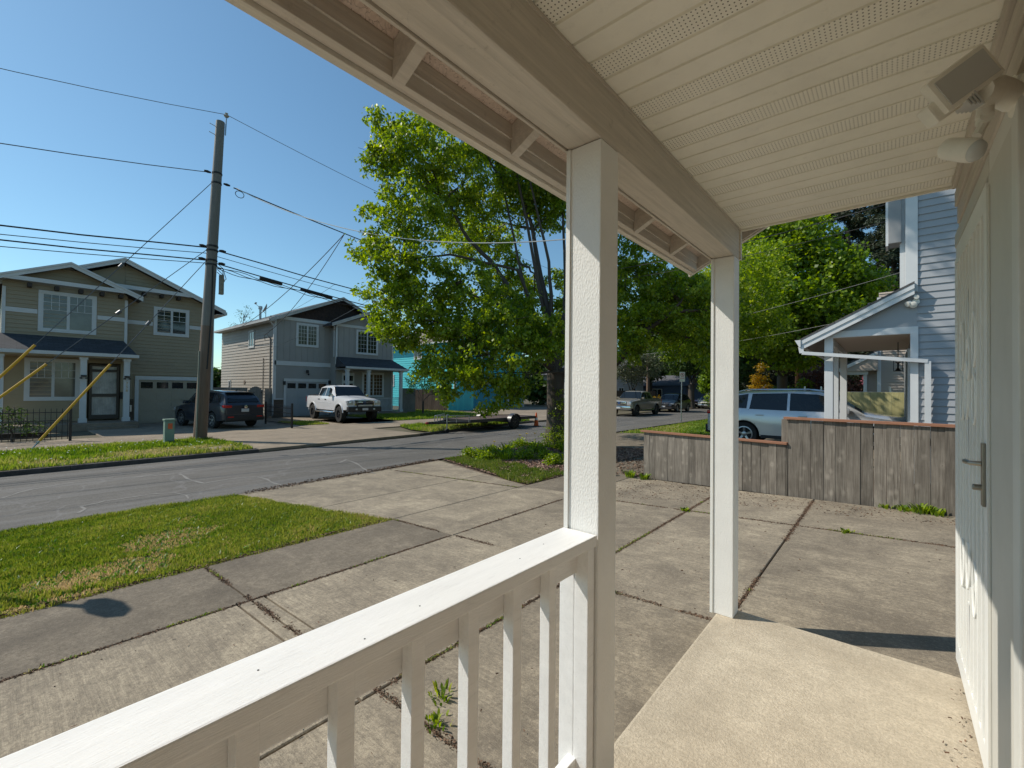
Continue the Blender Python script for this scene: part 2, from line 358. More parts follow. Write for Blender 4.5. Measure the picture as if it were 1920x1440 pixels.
# ------------------------------------------------------------------ terrain profile
def edge_near(y): return float(np.interp(y, [-60, 3, 7.5, 14, 60, 300], [-8.62, -8.62, -9.15, -9.45, -9.6, -9.6]))
def edge_far(y):  return float(np.interp(y, [-60, 5.2, 11.5, 15, 20, 60, 300], [-14.35, -14.35, -14.75, -15.5, -16.2, -16.6, -16.6]))
def zg(x, y=0):
    en, ef = edge_near(y), edge_far(y)
    if x >= en: return min(-0.12+0.045*(x+0.84), -0.03)
    if x >= ef: return -0.471-0.09*(en-x)/(en-ef)
    return -0.46
zn = lambda x: min(-0.12+0.045*(x+0.84), -0.03)
def ground_sheet():
    xs = [-900,-300,-120,-60]; ys = sorted(set([-400,-150,-60,-30,-15,-8,-4,0,3,5.2,7.5,9.5,11.5,14,15,17.5,20,25,30,40,60,100,200,500,900])); V=[]; F=[]
    cols = 22
    for y in ys:
        en, ef = edge_near(y), edge_far(y)
        row = [(-900,-.46),(-300,-.46),(-100,-.46),(-50,-.46),(-30,-.46),(-20,-.46),(ef-.16,-.46),(ef-.155,-.60),(ef,-.60),((en+ef)/2,-.56),(en,-.511),(en+.01,-.471),(-7,zn(-7)),(-5,zn(-5)),(-3,zn(-3)),(-1,zn(-1)),(1.1,-.03),(4,-.03),(20,-.03),(100,-.03),(300,-.03),(900,-.03)]
        V += [(x, y, z-.045) for x, z in row]
    for j in range(len(ys)-1):
        for i in range(cols-1): a = j*cols+i; F.append((a, a+1, a+cols+1, a+cols))
    mb = MB(); mb.add(V, F); return mb
gm = mat('ground_soil_and_weeds', (.10, .085, .05), .95, .3, 1.2, bmp=.7, bs=25, bd=.02)
struct('ground', ground_sheet(), gm)
def road():
    V=[]; F=[]; ys=[-60,-30,-10,-5,0,3,5.2,7.5,10,11.5,13,14,15,17,20,25,30,40,60,90,140]
    for y in ys:
        en, ef = edge_near(y), edge_far(y)
        for k in range(6): x = en+(ef-en)*k/5; V.append((x, y, -.471-.09*k/5))
    for j in range(len(ys)-1):
        for i in range(5): a=j*6+i; F.append((a,a+1,a+7,a+6))
    mb=MB(); mb.add(V,F); return mb
struct('road', road(), M_asph)

# ------------------------------------------------------------------ concrete slabs, one object each
def slab(poly, m, parent, th=.09, lift=0.0, zf=zn, name='concrete_slab', gap=.007, bev=.006):
    c = Vector((sum(p[0] for p in poly)/len(poly), sum(p[1] for p in poly)/len(poly)))
    n = len(poly); mb = MB()
    def ins(d):
        o=[]
        for i in range(n):
            p0, p1, p2 = (Vector(poly[(i+k)%n][:2]) for k in (-1,0,1))
            e1=(p1-p0).normalized(); e2=(p2-p1).normalized(); n1=Vector((-e1.y,e1.x)); n2=Vector((-e2.y,e2.x))
            b=(n1+n2); b = b/max(.3,b.dot(n1)); s = 1 if (c-p1).dot(n1+n2) > 0 else -1
            o.append(p1+b*d*s)
        return o
    a, b = ins(gap), ins(gap+bev)
    V = [(p.x,p.y,zf(p.x)+lift-th) for p in a]+[(p.x,p.y,zf(p.x)+lift-bev) for p in a]+[(p.x,p.y,zf(p.x)+lift) for p in b]
    tool = False
    if tool:
        for d,dz in ((.085,0),(.091,-.006),(.098,0)): V += [(p.x,p.y,zf(p.x)+lift+dz) for p in ins(d)]
        G = [(k*n+i,k*n+(i+1)%n,(k+1)*n+(i+1)%n,(k+1)*n+i) for k in (2,3,4) for i in range(n)]+[tuple(range(5*n,6*n))]
    F = [tuple(range(n))[::-1]]+(G if tool else [tuple(range(2*n,3*n))])+[(i,(i+1)%n,n+(i+1)%n,n+i) for i in range(n)]+[(n+i,n+(i+1)%n,2*n+(i+1)%n,2*n+i) for i in range(n)]
    mb.add(V,F); return part(name, mb, m, parent)
def rect(x0,x1,y0,y1): return [(x0,y0),(x1,y0),(x1,y1),(x0,y1)]
def structroot(name):
    o = bpy.data.objects.new(name, None); link(o); o['kind']='structure'; return o
sw = structroot('sidewalk')
for k in range(-5, 3): y0 = -.75+2.08*(k-1); slab(rect(-4.94,-3.765,y0,y0+2.08), M_walk, sw) if y0+2.08 <= 3.45 else None
y=3.41
for y0,y1 in ((3.41,6.1),(6.1,8.1),(8.1,10.2),(10.2,12.3),(12.3,14.4),(14.4,16.5)): slab(rect(-4.94,-3.765,y0,y1), M_drive if y1<6.3 else M_walk, sw)
dw = structroot('driveway')
for p in (rect(-3.765,-2.03,-2.9,-.75), rect(-3.765,-2.03,-.75,1.235), rect(-3.765,-2.03,1.235,1.33), rect(-3.765,-2.03,1.33,1.425), rect(-3.765,-2.03,1.425,3.41), rect(-3.765,-2.03,3.41,5.97), [(-3.765,5.97),(-2.03,5.97),(-2.03,7.72),(-3.765,8.02)],
          rect(-3.765,-2.03,-5.,-2.9), rect(-2.03,-.845,-2.9,-.75), rect(-2.03,-.845,-.75,1.33), rect(-2.03,-.845,1.33,3.14), rect(-2.03,-.82,3.14,5.97), [(-2.03,5.97),(-.82,5.97),(-.82,7.62),(-2.03,7.72)],
          rect(-.82,.9,3.14,5.97), [(-.82,5.97),(.9,5.97),(.9,7.40),(-.82,7.62)], rect(.9,3.4,3.32,5.97), rect(.9,3.4,5.97,7.3)):
    slab(p, M_drive, dw)
for p in ([(-6.4,3.07),(-4.94,3.41),(-4.94,5.97),(-6.4,5.97)], [(-8.64,2.8),(-6.4,3.07),(-6.4,5.97),(-8.9,5.97)], [(-6.4,5.97),(-4.94,5.97),(-4.94,6.2),(-6.4,6.7)], [(-8.9,5.97),(-6.4,5.97),(-6.4,6.7),(-9.1,7.7)]):
    slab(p, M_drive, dw)
# joint soil under the slabs
mb = MB(); V=[]
for x in (-8.7,-5,-.84): V += [(x,-6,zn(x)-.018),(x,3.1,zn(x)-.018)]
mb.add([(-5,-6,zn(-5)-.02),(-.84,-6,zn(-.84)-.02),(-.84,3.1,zn(-.84)-.02),(-5,3.1,zn(-5)-.02)],[(0,1,2,3)])
mb.add([(-8.5,3.1,zn(-8.5)-.02),(-.84,3.1,zn(-.84)-.02),(-.84,7.6,zn(-.84)-.02),(-4,8,zn(-4)-.02),(-8.9,7.5,zn(-8.9)-.02)],[(0,1,2,3,4)])
mb.add([(-.84,3.16,zn(-.84)-.02),(1.1,3.16,-.05),(1.1,7.3,-.05),(-.84,7.6,zn(-.84)-.02)],[(0,1,2,3)])
struct('joint_soil', mb, M_dirt)
# neighbour's concrete drive and far sidewalks on our side
nd = structroot('neighbour_driveway')
for y0,y1 in ((12.6,15.4),(15.4,18.2)):
    for x0,x1 in ((-8.9,-6.2),(-6.2,-3.7),(-3.7,-1.0),(-1.0,1.6)): slab(rect(x0,x1,y0+.01,y1), M_walk, nd, lift=.006)
# far side concrete
fz = lambda x: -.46
fd = structroot('far_driveway')
for x0,x1 in ((-18.3,-14.5),(-21.5,-18.3),(-25.0,-21.5),(-28.2,-25.0)):
    ys_ = [5.2,8.3,11.5] if x0>-18.5 else ([-6,-3.3,-.6,2.2,5.2,8.3,11.8] if x0>-22 else [2.6,5.2,8.3,12.0,15.2])
    for a,b in zip(ys_,ys_[1:]):
        q = rect(x0,x1,a,b) if x0<-18.5 else [(x0,a),(edge_far(a)-.0,a),(edge_far(b)-.0,b),(x0,b)]
        slab(q, M_farc, fd, zf=fz, lift=.002)
for a,b in ((11.8,15.5),(15.5,19)): slab(rect(-21.5,-18.3,a,b), M_farc, fd, zf=fz, lift=.002)
for a,b in ((15.2,17.4),): slab(rect(-25,-21.5,a-3.4,b-2.2), M_farc, fd, zf=fz, lift=.002)
for a,b in ((19,23),(23,27),(27,31),(31,36)): 
    slab(rect(-21.5,-18.3,a,b), M_farc, fd, zf=fz, lift=.002)
    if a>22: slab(rect(-31,-21.5,a+2,b+2), M_farc, fd, zf=fz, lift=.002)
for a,b in ((21.5,25),(25,29)): slab([(-18.3,a),(edge_far(a),a),(edge_far(b),b),(-18.3,b)], M_farc, fd, zf=fz, lift=.002)
cb = structroot('curb')
def curb(ys_, drop=None):
    for a,b in zip(ys_,ys_[1:]):
        mb=MB(); ea,eb=edge_far(a),edge_far(b); g=.004
        V=[(ea-.15,a+g,-.75),(ea,a+g,-.75),(ea,a+g,-.475),(ea-.015,a+g,-.455),(ea-.15,a+g,-.455)]; W2=[(eb-.15,b-g,-.75),(eb,b-g,-.75),(eb,b-g,-.475),(eb-.015,b-g,-.455),(eb-.15,b-g,-.455)]
        mb.add(V+W2,[(4,3,2,1,0),(5,6,7,8,9)]+[(i,(i+1)%5,5+(i+1)%5,5+i) for i in range(5)]); part('curb_stone', mb, M_curb, cb)
curb([-14,-11,-8,-5,-2,1.2,5.2]); curb([11.5,14.5,17.5,21.0])
# rusty leaf litter line along the near road edge
# ------------------------------------------------------------------ own house: porch roof, posts, beam, wall
house = thing('porch_house', 'tan sided house on the right with cream soffit porch roof on white square posts', 'house', (.6, 0, -.1))
def boardx(name, x0,x1,y0,y1,z0,z1,m,parent,bev=.004,label=None):
    return part(name, MB().box(x0,x1,y0,y1,z0,z1), m, parent, bevel=bev, label=label)
for y0 in (1.315, 2.985, -1.4):
    p = boardx('post', -.868,-.738,y0,y0+.125,.0 if y0<2 else .0,2.249,M_post,house,.004)
    part('corner_board', MB().box(-.872,-.856,y0-.006,y0-.001,.0,2.247), M_white, p)
    part('corner_board', MB().box(-.872,-.8685,y0-.004,y0+.129,.0,2.247), M_white, p)
boardx('header_beam', -.87,-.738,-3.2,3.12,2.252,2.50,M_beam,house,.006)
part('beam_flange', MB().box(-.882,-.872,-3.2,3.13,2.246,2.285), M_beam, house, bevel=.002)
# end trim at the far corner of the beam
boardx('corner_trim', -.742,-.728,3.105,3.135,2.25,2.47,M_fasc,house,.002)
# eave: fascia, sub-fascia, rafters, sheathing
boardx('fascia_board', -1.115,-1.085,-3.2,3.30,2.25,2.375,M_fasc,house,.003)
boardx('sub_fascia_board', -1.083,-1.05,-3.2,3.26,2.262,2.36,M_beam,house,.003)
part('sub_fascia_strip', MB().box(-1.05,-1.043,-3.2,3.25,2.31,2.362), M_beam, house)
def eave_z(x): return 2.362+.5*(x+1.05)
for y in (-2.3,-1.8,-1.3,-.8,-.30,.20,.705,1.21,1.72,2.225,2.735):
    mb=MB(); mb.prism([(-1.049,y,eave_z(-1.049)-.003),(-1.049,y,eave_z(-1.049)-.112),(-.885,y,eave_z(-.885)-.112),(-.885,y,eave_z(-.885)-.003)],(0,.038,0)); part('rafter_tail', mb, M_beam, house, bevel=.002)
mb=MB(); mb.prism([(-1.12,-3.2,eave_z(-1.12)),(.5,-3.2,eave_z(.5)),(.5,-3.2,eave_z(.5)+.015),(-1.12,-3.2,eave_z(-1.12)+.015)],(0,6.5,0)); part('roof_sheathing', mb, M_osb, house)
mb=MB(); mb.prism([(-1.15,-3.2,eave_z(-1.15)+.017),(.9,-3.2,eave_z(.9)+.017),(.9,-3.2,eave_z(.9)+.03),(-1.15,-3.2,eave_z(-1.15)+.03)],(0,6.56,0)); part('roof', mb, mat_shingle('own_roof_shingles', (.10,.09,.085)), house)
# rake board that climbs at the far end
mb=MB(); mb.prism([(-1.115,3.262,2.245),(.6,3.262,2.245+.5*1.715),(.6,3.262,2.37+.5*1.715),(-1.115,3.262,2.37)],(0,.02,0)); part('rake_board', mb, M_beam, house, bevel=.002)
mb=MB(); mb.prism([(-1.118,3.283,2.236),(.6,3.283,2.236+.5*1.718),(.6,3.283,2.26+.5*1.718),(-1.118,3.283,2.26)],(0,.025,0)); part('rake_trim', mb, M_fasc, house)
# gable infill above soffit end
mb=MB(); mb.prism([(-.73,3.148,2.452),(.5,3.148,2.452),(.5,3.148,3.0),(-.73,3.148,2.50)],(0,.02,0)); part('gable_infill', mb, M_beam, house)
# soffit panels: three folds per panel, the middle fold perforated
def mk_soffit(cut=9):
    w=.0975; prof=[(0,.009),(.0035,.009)]
    for k in range(3):
        a=k*w; e=min(a+w,cut); prof += [(a+.006,0),(e-.005,0),(e-.0025,.009),(e+(.0004 if k==2 else 0),.009)]
        if k<2: prof += [(a+w+.003,.009)]
    mb=MB(); x0,x1=-.737,.262; n=len(prof)
    mb.add([(x0,a,b) for a,b in prof]+[(x1,a,b) for a,b in prof],[(i,i+1,n+i+1,n+i) for i in range(n-1)])
    me=mb.mesh('soffit_panel', fix=False); idx=[1 if (p.center.z<.001 and w<p.center.y<2*w) else 0 for p in me.polygons]
    me.polygons.foreach_set('material_index', idx); me.materials.append(M_soffit); me.materials.append(M_soffv); return me
sm = mk_soffit(); inst('soffit_panel', mk_soffit(.242), house, (0,2.886,2.45))
for k in range(1,20): inst('soffit_panel', sm, house, (0,2.886-.2925*k,2.45))
boardx('soffit_trim', -.737,.27,3.129,3.142,2.438,2.466,M_soffit,house,.002)
boardx('soffit_trim', -.742,-.734,-3,3.128,2.436,2.4485,M_beam,house,.0)
# frieze boards along the wall head
boardx('frieze_board', .232,.262,-3,3.05,2.405,2.446,M_beam,house,.003)
boardx('frieze_board', .246,.272,-3,3.10,2.33,2.402,M_beam,house,.003)
boardx('frieze_board', .255,.279,-3,3.10,2.245,2.327,M_beam,house,.003)
# wall core, corner board, siding boards
part('wall', MB().box(.31,.36,-4,3.2,-.2,2.6), M_ownwall, house)
part('wall', MB().box(.31,9,3.19,3.23,-.2,2.9), M_ownwall, house)
boardx('corner_board', .27,.309,3.10,3.215,2.02,2.44,M_fasc,house,.003)
lapm=None
def lap_board(length, e=.115, t=.016, axis='y'):
    mb=MB(); mb.prism([(0,0,0),(-t,0,0),(-.003,0,e+.02),(0,0,e+.02)],(0,length,0)); return mb.mesh('siding_board')
lm_ = lap_board(5.72); lm_.materials.append(M_ownwall)
for k in range(21): inst('siding_board', lm_, house, (.309,-4.0,-.15+k*.115))
lm2 = lap_board(1.3); lm2.materials.append(M_ownwall)
for k in range(3): inst('siding_board', lm2, house, (.309,1.82,2.185+.0+k*.115)) if k<1 else None
# door frame and trim
boardx('door_trim', .255,.30,1.735,1.815,-.02,2.24,M_trimown,house,.004)
fr = boardx('door_frame', .262,.30,1.825,2.245,.0,2.165,M_frame,house,.003)
part('frame_head', MB().box(.262,.30,2.246,3.30,2.17,2.24), M_frame, fr, bevel=.003)
part('header_trim', MB().box(.264,.30,1.816,2.2455,2.167,2.328), M_trimown, fr, bevel=.003)
part('frame_stile', MB().box(.257,.2615,2.21,2.243,.01,2.12), M_frame, fr, bevel=.001)
part('front_door', MB().box(.295,.308,2.25,3.2,.02,2.17), M_trimown, house)
# ------------------------------------------------------------------ security gate
gate = thing('security_gate', 'white steel security storm gate with lever handle on the house wall', 'gate', (.285,3.27,.02))
gx=.283
mb=MB(); mb.fr((gx,0,0),(0,1,0),(-1,0,0),2.275,2.335,.04,2.15,0,.024); part('stile', mb, M_gate, gate, bevel=.002)
mb=MB(); mb.fr((gx,0,0),(0,1,0),(-1,0,0),3.205,3.265,.03,2.10,0,.024); part('stile', mb, M_gate, gate, bevel=.002)
for z0,z1 in ((.04,.14),(2.06,2.15)): mb=MB(); mb.fr((gx,0,0),(0,1,0),(-1,0,0),2.336,3.204,z0,z1,0,.024); part('rail', mb, M_gate, gate, bevel=.002)
part('mesh_panel', MB().box(gx-.004,gx-.001,2.33,3.21,.10,2.10), mat('perforated_screen', (.50,.50,.47), .5, .05), gate)
for i in range(8):
    yb=2.336+.868*(i+.5)/8; part('bar', MB().box(gx-.026,gx-.0045,yb-.012,yb+.012,.141,2.059), M_gate, gate, bevel=.001)
def ring(mb, y, z, ry, rz, t=.0045, n=16):
    pts=[(gx-.0265, y+ry*math.cos(2*math.pi*k/n), z+rz*math.sin(2*math.pi*k/n)) for k in range(n+1)]; mb.tube(pts, t, 6)
for (yy,zz,ry,rz) in ((2.55,1.62,.05,.11),(2.55,1.38,.05,.10),(2.93,1.62,.05,.11),(2.93,1.38,.05,.10),(2.72,1.55,.045,.09),(2.78,1.42,.06,.13),(2.55,.62,.05,.11),(2.93,.62,.05,.11),(2.74,.66,.05,.10)):
    mb=MB(); ring(mb,yy,zz,ry,rz); part('scroll', mb, M_gate, gate, smooth=40)
for (a,b) in (((2.74,1.85),(2.74,1.6)),((2.74,1.3),(2.74,1.0)),((2.74,.5),(2.74,.25))):
    mb=MB(); mb.prism([(gx-.026,a[0]-.03,a[1]),(gx-.026,a[0]+.03,a[1]),(gx-.026,b[0]+.012,b[1]),(gx-.026,b[0]-.012,b[1])],(.006,0,0)); part('scroll', mb, M_gate, gate)
mb=MB(); mb.box(gx-.034,gx-.0245,2.285,2.322,1.0,1.225); h=part('lock_plate', mb, M_brush, gate, bevel=.002)
mb=MB(); mb.tube([(gx-.034,2.305,1.15),(gx-.062,2.31,1.15),(gx-.066,2.35,1.149),(gx-.064,2.415,1.144)],[.009,.008,.008,.010],8); part('lever_handle', mb, M_brush, h, smooth=50)
mb=MB(); mb.lathe((gx-.034,2.305,1.065),(-1,0,0),[(.011,0),(.011,.020),(.008,.023)],12); part('dead_bolt', mb, M_brush, h, smooth=40)
for z in (1.72,1.05,.30):
    mb=MB(); mb.tube([(gx-.006,3.272,z-.055),(gx-.006,3.272,z+.055)],.011,8); mb.box(gx-.012,gx,3.266,3.30,z-.05,z+.05); part('hinge', mb, M_gate, gate, smooth=40)
# ------------------------------------------------------------------ motion security light
lt = thing('security_light', 'white motion sensor security light with square lamp head high on the wall', 'light fixture', (.27,1.80,2.2))
mb=MB(); mb.lathe((.279,1.79,2.21),(-1,0,0),[(.062,0),(.064,.012),(.05,.028),(.04,.03)],24); part('wall_plate', mb, M_fixture, lt, smooth=40)
mb=MB(); mb.tube([(.255,1.785,2.205),(.23,1.73,2.20),(.205,1.68,2.19),(.185,1.645,2.175),(.17,1.61,2.165)],[.034,.034,.036,.038,.03],14); part('arm', mb, M_fixture, lt, smooth=50)
mb=MB(); mb.tube([(.19,1.66,2.16),(.187,1.66,2.115)],[.016,.018],10); mb.lathe((.187,1.66,2.113),(.2,-1,.1),[(.014,-.016),(.014,.016)],10); part('swivel_joint', mb, M_fixture, lt, smooth=40)
# lamp head (a shallow rounded box turned down and outwards)
HC=Vector((.146,1.565,2.19)); fu=Vector((0.50,0.28,0.42)).normalized(); 
Nf=Vector((-.30,-.80,-.52)); Nf=(Nf-fu*Nf.dot(fu)).normalized(); fv=Nf.cross(fu).normalized()
def obb(mb,c,u,v,n,a,b,d0,d1):
    P=[c+u*x+v*y for x,y in ((-a,-b),(a,-b),(a,b),(-a,b))]; mb.prism([p+n*d0 for p in P], n*(d1-d0))
mb=MB(); obb(mb,HC,fu,fv,Nf,.076,.047,-.03,.0); hd=part('lamp_head', mb, M_fixture, lt, bevel=.009, smooth=50)
mb=MB(); obb(mb,HC,fu,fv,Nf,.064,.035,.0005,.003); part('lens', mb, M_lens, hd, bevel=.001)
mb=MB(); obb(mb,HC+Vector((-.03,-.01,-.055)),fu,fv,Nf,.038,.026,-.05,-.01); part('heat_sink', mb, M_fixture, lt, bevel=.006)
for k in range(4): mb=MB(); obb(mb,HC+Vector((-.001+.008*k,-.0+.004*k,-.045)),fu,fv,Nf,.002,.027,-.045,-.004); part('fin', mb, M_lens, lt)
SA=Vector((.62,-.50,-.50)).normalized(); SC=Vector((.146,1.63,2.035))
mb=MB(); mb.lathe(SC,SA,[(.020,-.050),(.026,-.044),(.029,.0),(.029,.026),(.026,.030)],22); ss=part('motion_sensor', mb, M_fixture, lt, smooth=40)
mb=MB(); mb.lathe(SC,SA,[(.026,.0305),(.023,.038),(.014,.044),(.004,.046)],22); part('sensor_lens', mb, mat('milky_lens',(.55,.57,.56),.25,.03), ss, smooth=60)
mb=MB(); mb.tube([(.187,1.66,2.105),(.172,1.65,2.072)],[.011,.010],8); part('sensor_neck', mb, M_fixture, ss, smooth=40)
# ------------------------------------------------------------------ porch floor and railing
mb=MB(); mb.box(-.838,.30,-4,3.128,-.25,0.0); 
pfl=mb.mesh('porch_floor', bevel=.012); pfl.materials.append(M_porchc); o=bpy.data.objects.new('porch_floor',pfl); link(o); o['kind']='structure'
rail = thing('porch_railing', 'white painted wooden porch railing with flat cap and square balusters', 'railing', (-.80,0,0))
boardx('top_rail', -.872,-.738,-1.27,1.308,.884,.92,M_rail,rail,.004)
boardx('apron_rail', -.822,-.790,-1.27,1.308,.795,.882,M_rail,rail,.003)
boardx('bottom_rail', -.822,-.790,-1.27,1.308,.10,.185,M_rail,rail,.003)
bm_ = MB().box(-.0175,.0175,-.0175,.0175,-.392,.432).mesh('baluster', bevel=.002); bm_.materials.append(M_rail)
for i in range(15): inst('baluster', bm_, rail, (-.7715,1.08-.1630*i,.4515))
for k,(x,y) in enumerate(((-.80,.98),(-.79,.62),(-.815,.30),(-.765,.47),(-.82,1.12))):
    mb=MB(); mb.lathe((x,y,.9195),(0,0,1),[(.0018,0),(.0017,.0012)],8); part('nail_head', mb, M_black, rail)
boardx('end_post', -.80,-.748,1.268,1.309,.02,.878,M_rail,rail,.003)
boardx('end_post', -.86,-.803,1.27,1.3085,.02,.792,M_rail,rail,.003)
# ------------------------------------------------------------------ building kit
M_glass = mat('dark_window_glass', (.015, .02, .025), .06, .1, spec=.8)
M_glassc = mat('curtained_window_glass', (.10, .10, .085), .12, .5, 1.2, spec=.7)
M_btrim = mat('white_house_trim', (.60, .61, .60), .55, .05, 3)
FX = ((0,1,0),(1,0,0)); FY = ((1,0,0),(0,-1,0))       # walls facing +x and -y
def window(root, O, fr, u0, u1, z0, z1, trim=.10, n=.03, grid=(0,0), split=True, glass=None, mtrim=None, curt=False):
    U, Nn = fr; glass = glass or M_glass; mtrim = mtrim or M_btrim
    mb=MB()
    mb.fr(O,U,Nn,u0,u1,z1-trim,z1,-.02,n+.01); mb.fr(O,U,Nn,u0+.0,u1-.0,z0,z0+trim,-.02,n+.008)
    mb.fr(O,U,Nn,u0,u0+trim,z0+trim,z1-trim,-.02,n); mb.fr(O,U,Nn,u1-trim,u1,z0+trim,z1-trim,-.02,n)
    w = part('window', mb, mtrim, root)
    a,b,c,d = u0+trim,u1-trim,z0+trim,z1-trim
    def sash(a,b,dn):
        mb=MB(); s=.045
        mb.fr(O,U,Nn,a,b,d-s,d,dn,dn+.02); mb.fr(O,U,Nn,a,b,c,c+s,dn,dn+.02); mb.fr(O,U,Nn,a,a+s,c+s,d-s,dn,dn+.02); mb.fr(O,U,Nn,b-s,b,c+s,d-s,dn,dn+.02)
        part('sash', mb, mtrim, w)
        mb=MB(); mb.fr(O,U,Nn,a+s,b-s,c+s,d-s,dn+.002,dn+.006); part('pane', mb, glass, w)
        if grid[0]:
            mb=MB(); z_hi=d-s; z_lo=c+s if grid[1]>=3 else z_hi-(z_hi-c-s)*.45; ny=grid[1]
            for i in range(1,grid[0]): uu=a+s+(b-a-2*s)*i/grid[0]; mb.fr(O,U,Nn,uu-.009,uu+.009,z_lo,z_hi,dn+.007,dn+.013)
            for j in range(1,ny+(1 if grid[1]<3 else 0)): zz=z_hi-(z_hi-z_lo)*j/ny; mb.fr(O,U,Nn,a+s,b-s,zz-.009,zz+.009,dn+.0132,dn+.019)
            part('muntin', mb, mtrim, w)
    if split: m=(a+b)/2; sash(a,m-.001,.0); sash(m+.001,b,.005)
    else: sash(a,b,.0)
    return w
def laps(O, fr, u0, u1, z0, z1, e, clip=None, t=.030):
    U, Nn = Vector(fr[0]), Vector(fr[1]); O = Vector(O); mb = MB(); z = z0; Z=Vector((0,0,1))
    while z < z1-1e-4:
        zt = min(z+e, z1)
        a0,b0 = clip(z) if clip else (u0,u1); a1,b1 = clip(zt) if clip else (u0,u1)
        if b0-a0 > .02 and b1-a1 >= 0:
            P=[O+U*a0+Z*z+Nn*t, O+U*b0+Z*z+Nn*t, O+U*b1+Z*zt+Nn*.003, O+U*a1+Z*zt+Nn*.003, O+U*a0+Z*z, O+U*b0+Z*z]
            mb.add(P,[(0,1,2,3),(4,5,1,0)])
        z += e
    return mb
def col_post(root, O, fr, u, z0, z1, w=.2, nd=.0, m=None):
    mb=MB(); mb.fr(O,*fr,u-w/2,u+w/2,z0+.18,z1-.10,nd-w,nd); p=part('post', mb, m or M_btrim, root)
    mb=MB(); mb.fr(O,*fr,u-w/2-.035,u+w/2+.035,z1-.099,z1,nd-w-.035,nd+.035); mb.fr(O,*fr,u-w/2-.03,u+w/2+.03,z0,z0+.179,nd-w-.03,nd+.03); part('capital', mb, m or M_btrim, p)
    return p
def roof_gable_x(root, y0, yr, y1, z_e0, zr, z_e1, x0, x1, m, fascia, th=.14, name='roof'):
    """gable facing the street: ridge along x from x0 (front) back to x1"""
    mb=MB(); mb.prism([(x0,y0,z_e0),(x0,yr,zr),(x0,yr,zr+th),(x0,y0,z_e0+th)],(x1-x0,0,0)); mb.prism([(x0,yr,zr),(x0,y1,z_e1),(x0,y1,z_e1+th),(x0,yr,zr+th)],(x1-x0,0,0))
    rf=part(name, mb, m, root)
    mb=MB()
    for (ya,za,yb,zb) in ((y0,z_e0,yr,zr),(yr,zr,y1,z_e1)):
        mb.prism([(x0+.004,ya,za-.06),(x0+.004,yb,zb-.06),(x0+.004,yb,zb+th+.01),(x0+.004,ya,za+th+.01)],(.035,0,0))
        mb.prism([(x0+.04,ya,za+th-.06),(x0+.04,yb,zb+th-.06),(x0+.04,yb,zb+th+.02),(x0+.04,ya,za+th+.02)],(.03,0,0))
    part('bargeboard', mb, fascia, rf); return rf
def gable_clip(y0,z0,yr,zr,y1,z1, ylim):
    def f(z):
        a = ylim[0] if z<=z0 else max(ylim[0], y0+(yr-y0)*(z-z0)/(zr-z0)); b = ylim[1] if z<=z1 else min(ylim[1], yr+(y1-yr)*(zr-z)/(zr-z1))
        if z >= min(z0,z1):
            a=max(ylim[0], y0+(yr-y0)*(z-z0)/(zr-z0)); b=min(ylim[1], y1-(y1-yr)*(z-z1)/(zr-z1))
        return (a,max(a,b))
    return f
def garage_door(root, O, fr, u0,u1,z0,z1, m, mt, win=True, nwin=4):
    U,Nn=fr
    mb=MB(); mb.fr(O,U,Nn,u0-.15,u1+.15,z1+.002,z1+.19,-.02,.045); mb.fr(O,U,Nn,u0-.15,u0-.002,z0,z1,-.02,.04); mb.fr(O,U,Nn,u1+.002,u1+.15,z0,z1,-.02,.04); part('garage_trim', mb, mt, root)
    mb=MB(); rows=4; h=(z1-z0)/rows
    mb.fr(O,U,Nn,u0,u1,z0,z1,-.10,-.012); d=part('garage_door', mb, m, root)
    cols=nwin; w=(u1-u0)/cols
    for j in range(rows):
        mb=MB(); mb.fr(O,U,Nn,u0+.005,u1-.005,z0+j*h+.008,z0+(j+1)*h-.008,-.0115,.003)
        for i in range(cols):
            if not(win and j==rows-1):
                mb.fr(O,U,Nn,u0+i*w+.07,u0+(i+1)*w-.07,z0+j*h+.09,z0+(j+1)*h-.09,-.0,.016)
        part('door_section', mb, m, d)
        if win and j==rows-1:
            for i in range(cols):
                mb=MB(); a,b,c,e=u0+i*w+.08,u0+(i+1)*w-.08,z0+j*h+.12,z0+(j+1)*h-.11
                mb.fr(O,U,Nn,a,b,c,e,.0035,.009); part('pane', mb, M_glass, d)
    return d
def gutter(root, p0, p1, m, w=.11, h=.12): mb=MB(); mb.bar(p0,p1,w,h); return part('gutter', mb, m, root)
def downspout(root, pts, m, w=.07):
    mb=MB(); 
    for a,b in zip(pts,pts[1:]): mb.bar(a,b,w,w*.8)
    return part('downspout', mb, m, root)

# ------------------------------------------------------------------ tan two-storey house across the street
M_tan = mat('olive_tan_siding', (.33, .275, .185), .65, .05, 1.5); M_tanroof = mat_shingle('dark_roof_shingles', (.05, .052, .058)); M_tand = mat('tan_garage_door', (.34, .30, .23), .5, .04, 2)
M_dkblock = mat('dark_brown_block', (.03, .018, .012), .6, .2)
M_stone = mat_shingle('ledge_stone', (.10, .075, .055), .9, 'z')
t = thing('tan_house', 'two storey olive tan house with twin front gables behind the utility pole', 'house', (-32, 4, -.46))
XM, XB = -28.3, -27.7
part('wall', MB().box(-38,XM-.02,.2,7.84,-.6,5.25), M_tan, t)
mb=MB(); mb.prism([(XM-.02,.2,5.25),(XM-.02,7.84,5.25),(XM-.02,7.84,5.42),(XM-.02,4.03,7.25),(XM-.02,.2,5.42)],(-9.7,0,0)); part('wall', mb, M_tan, t)
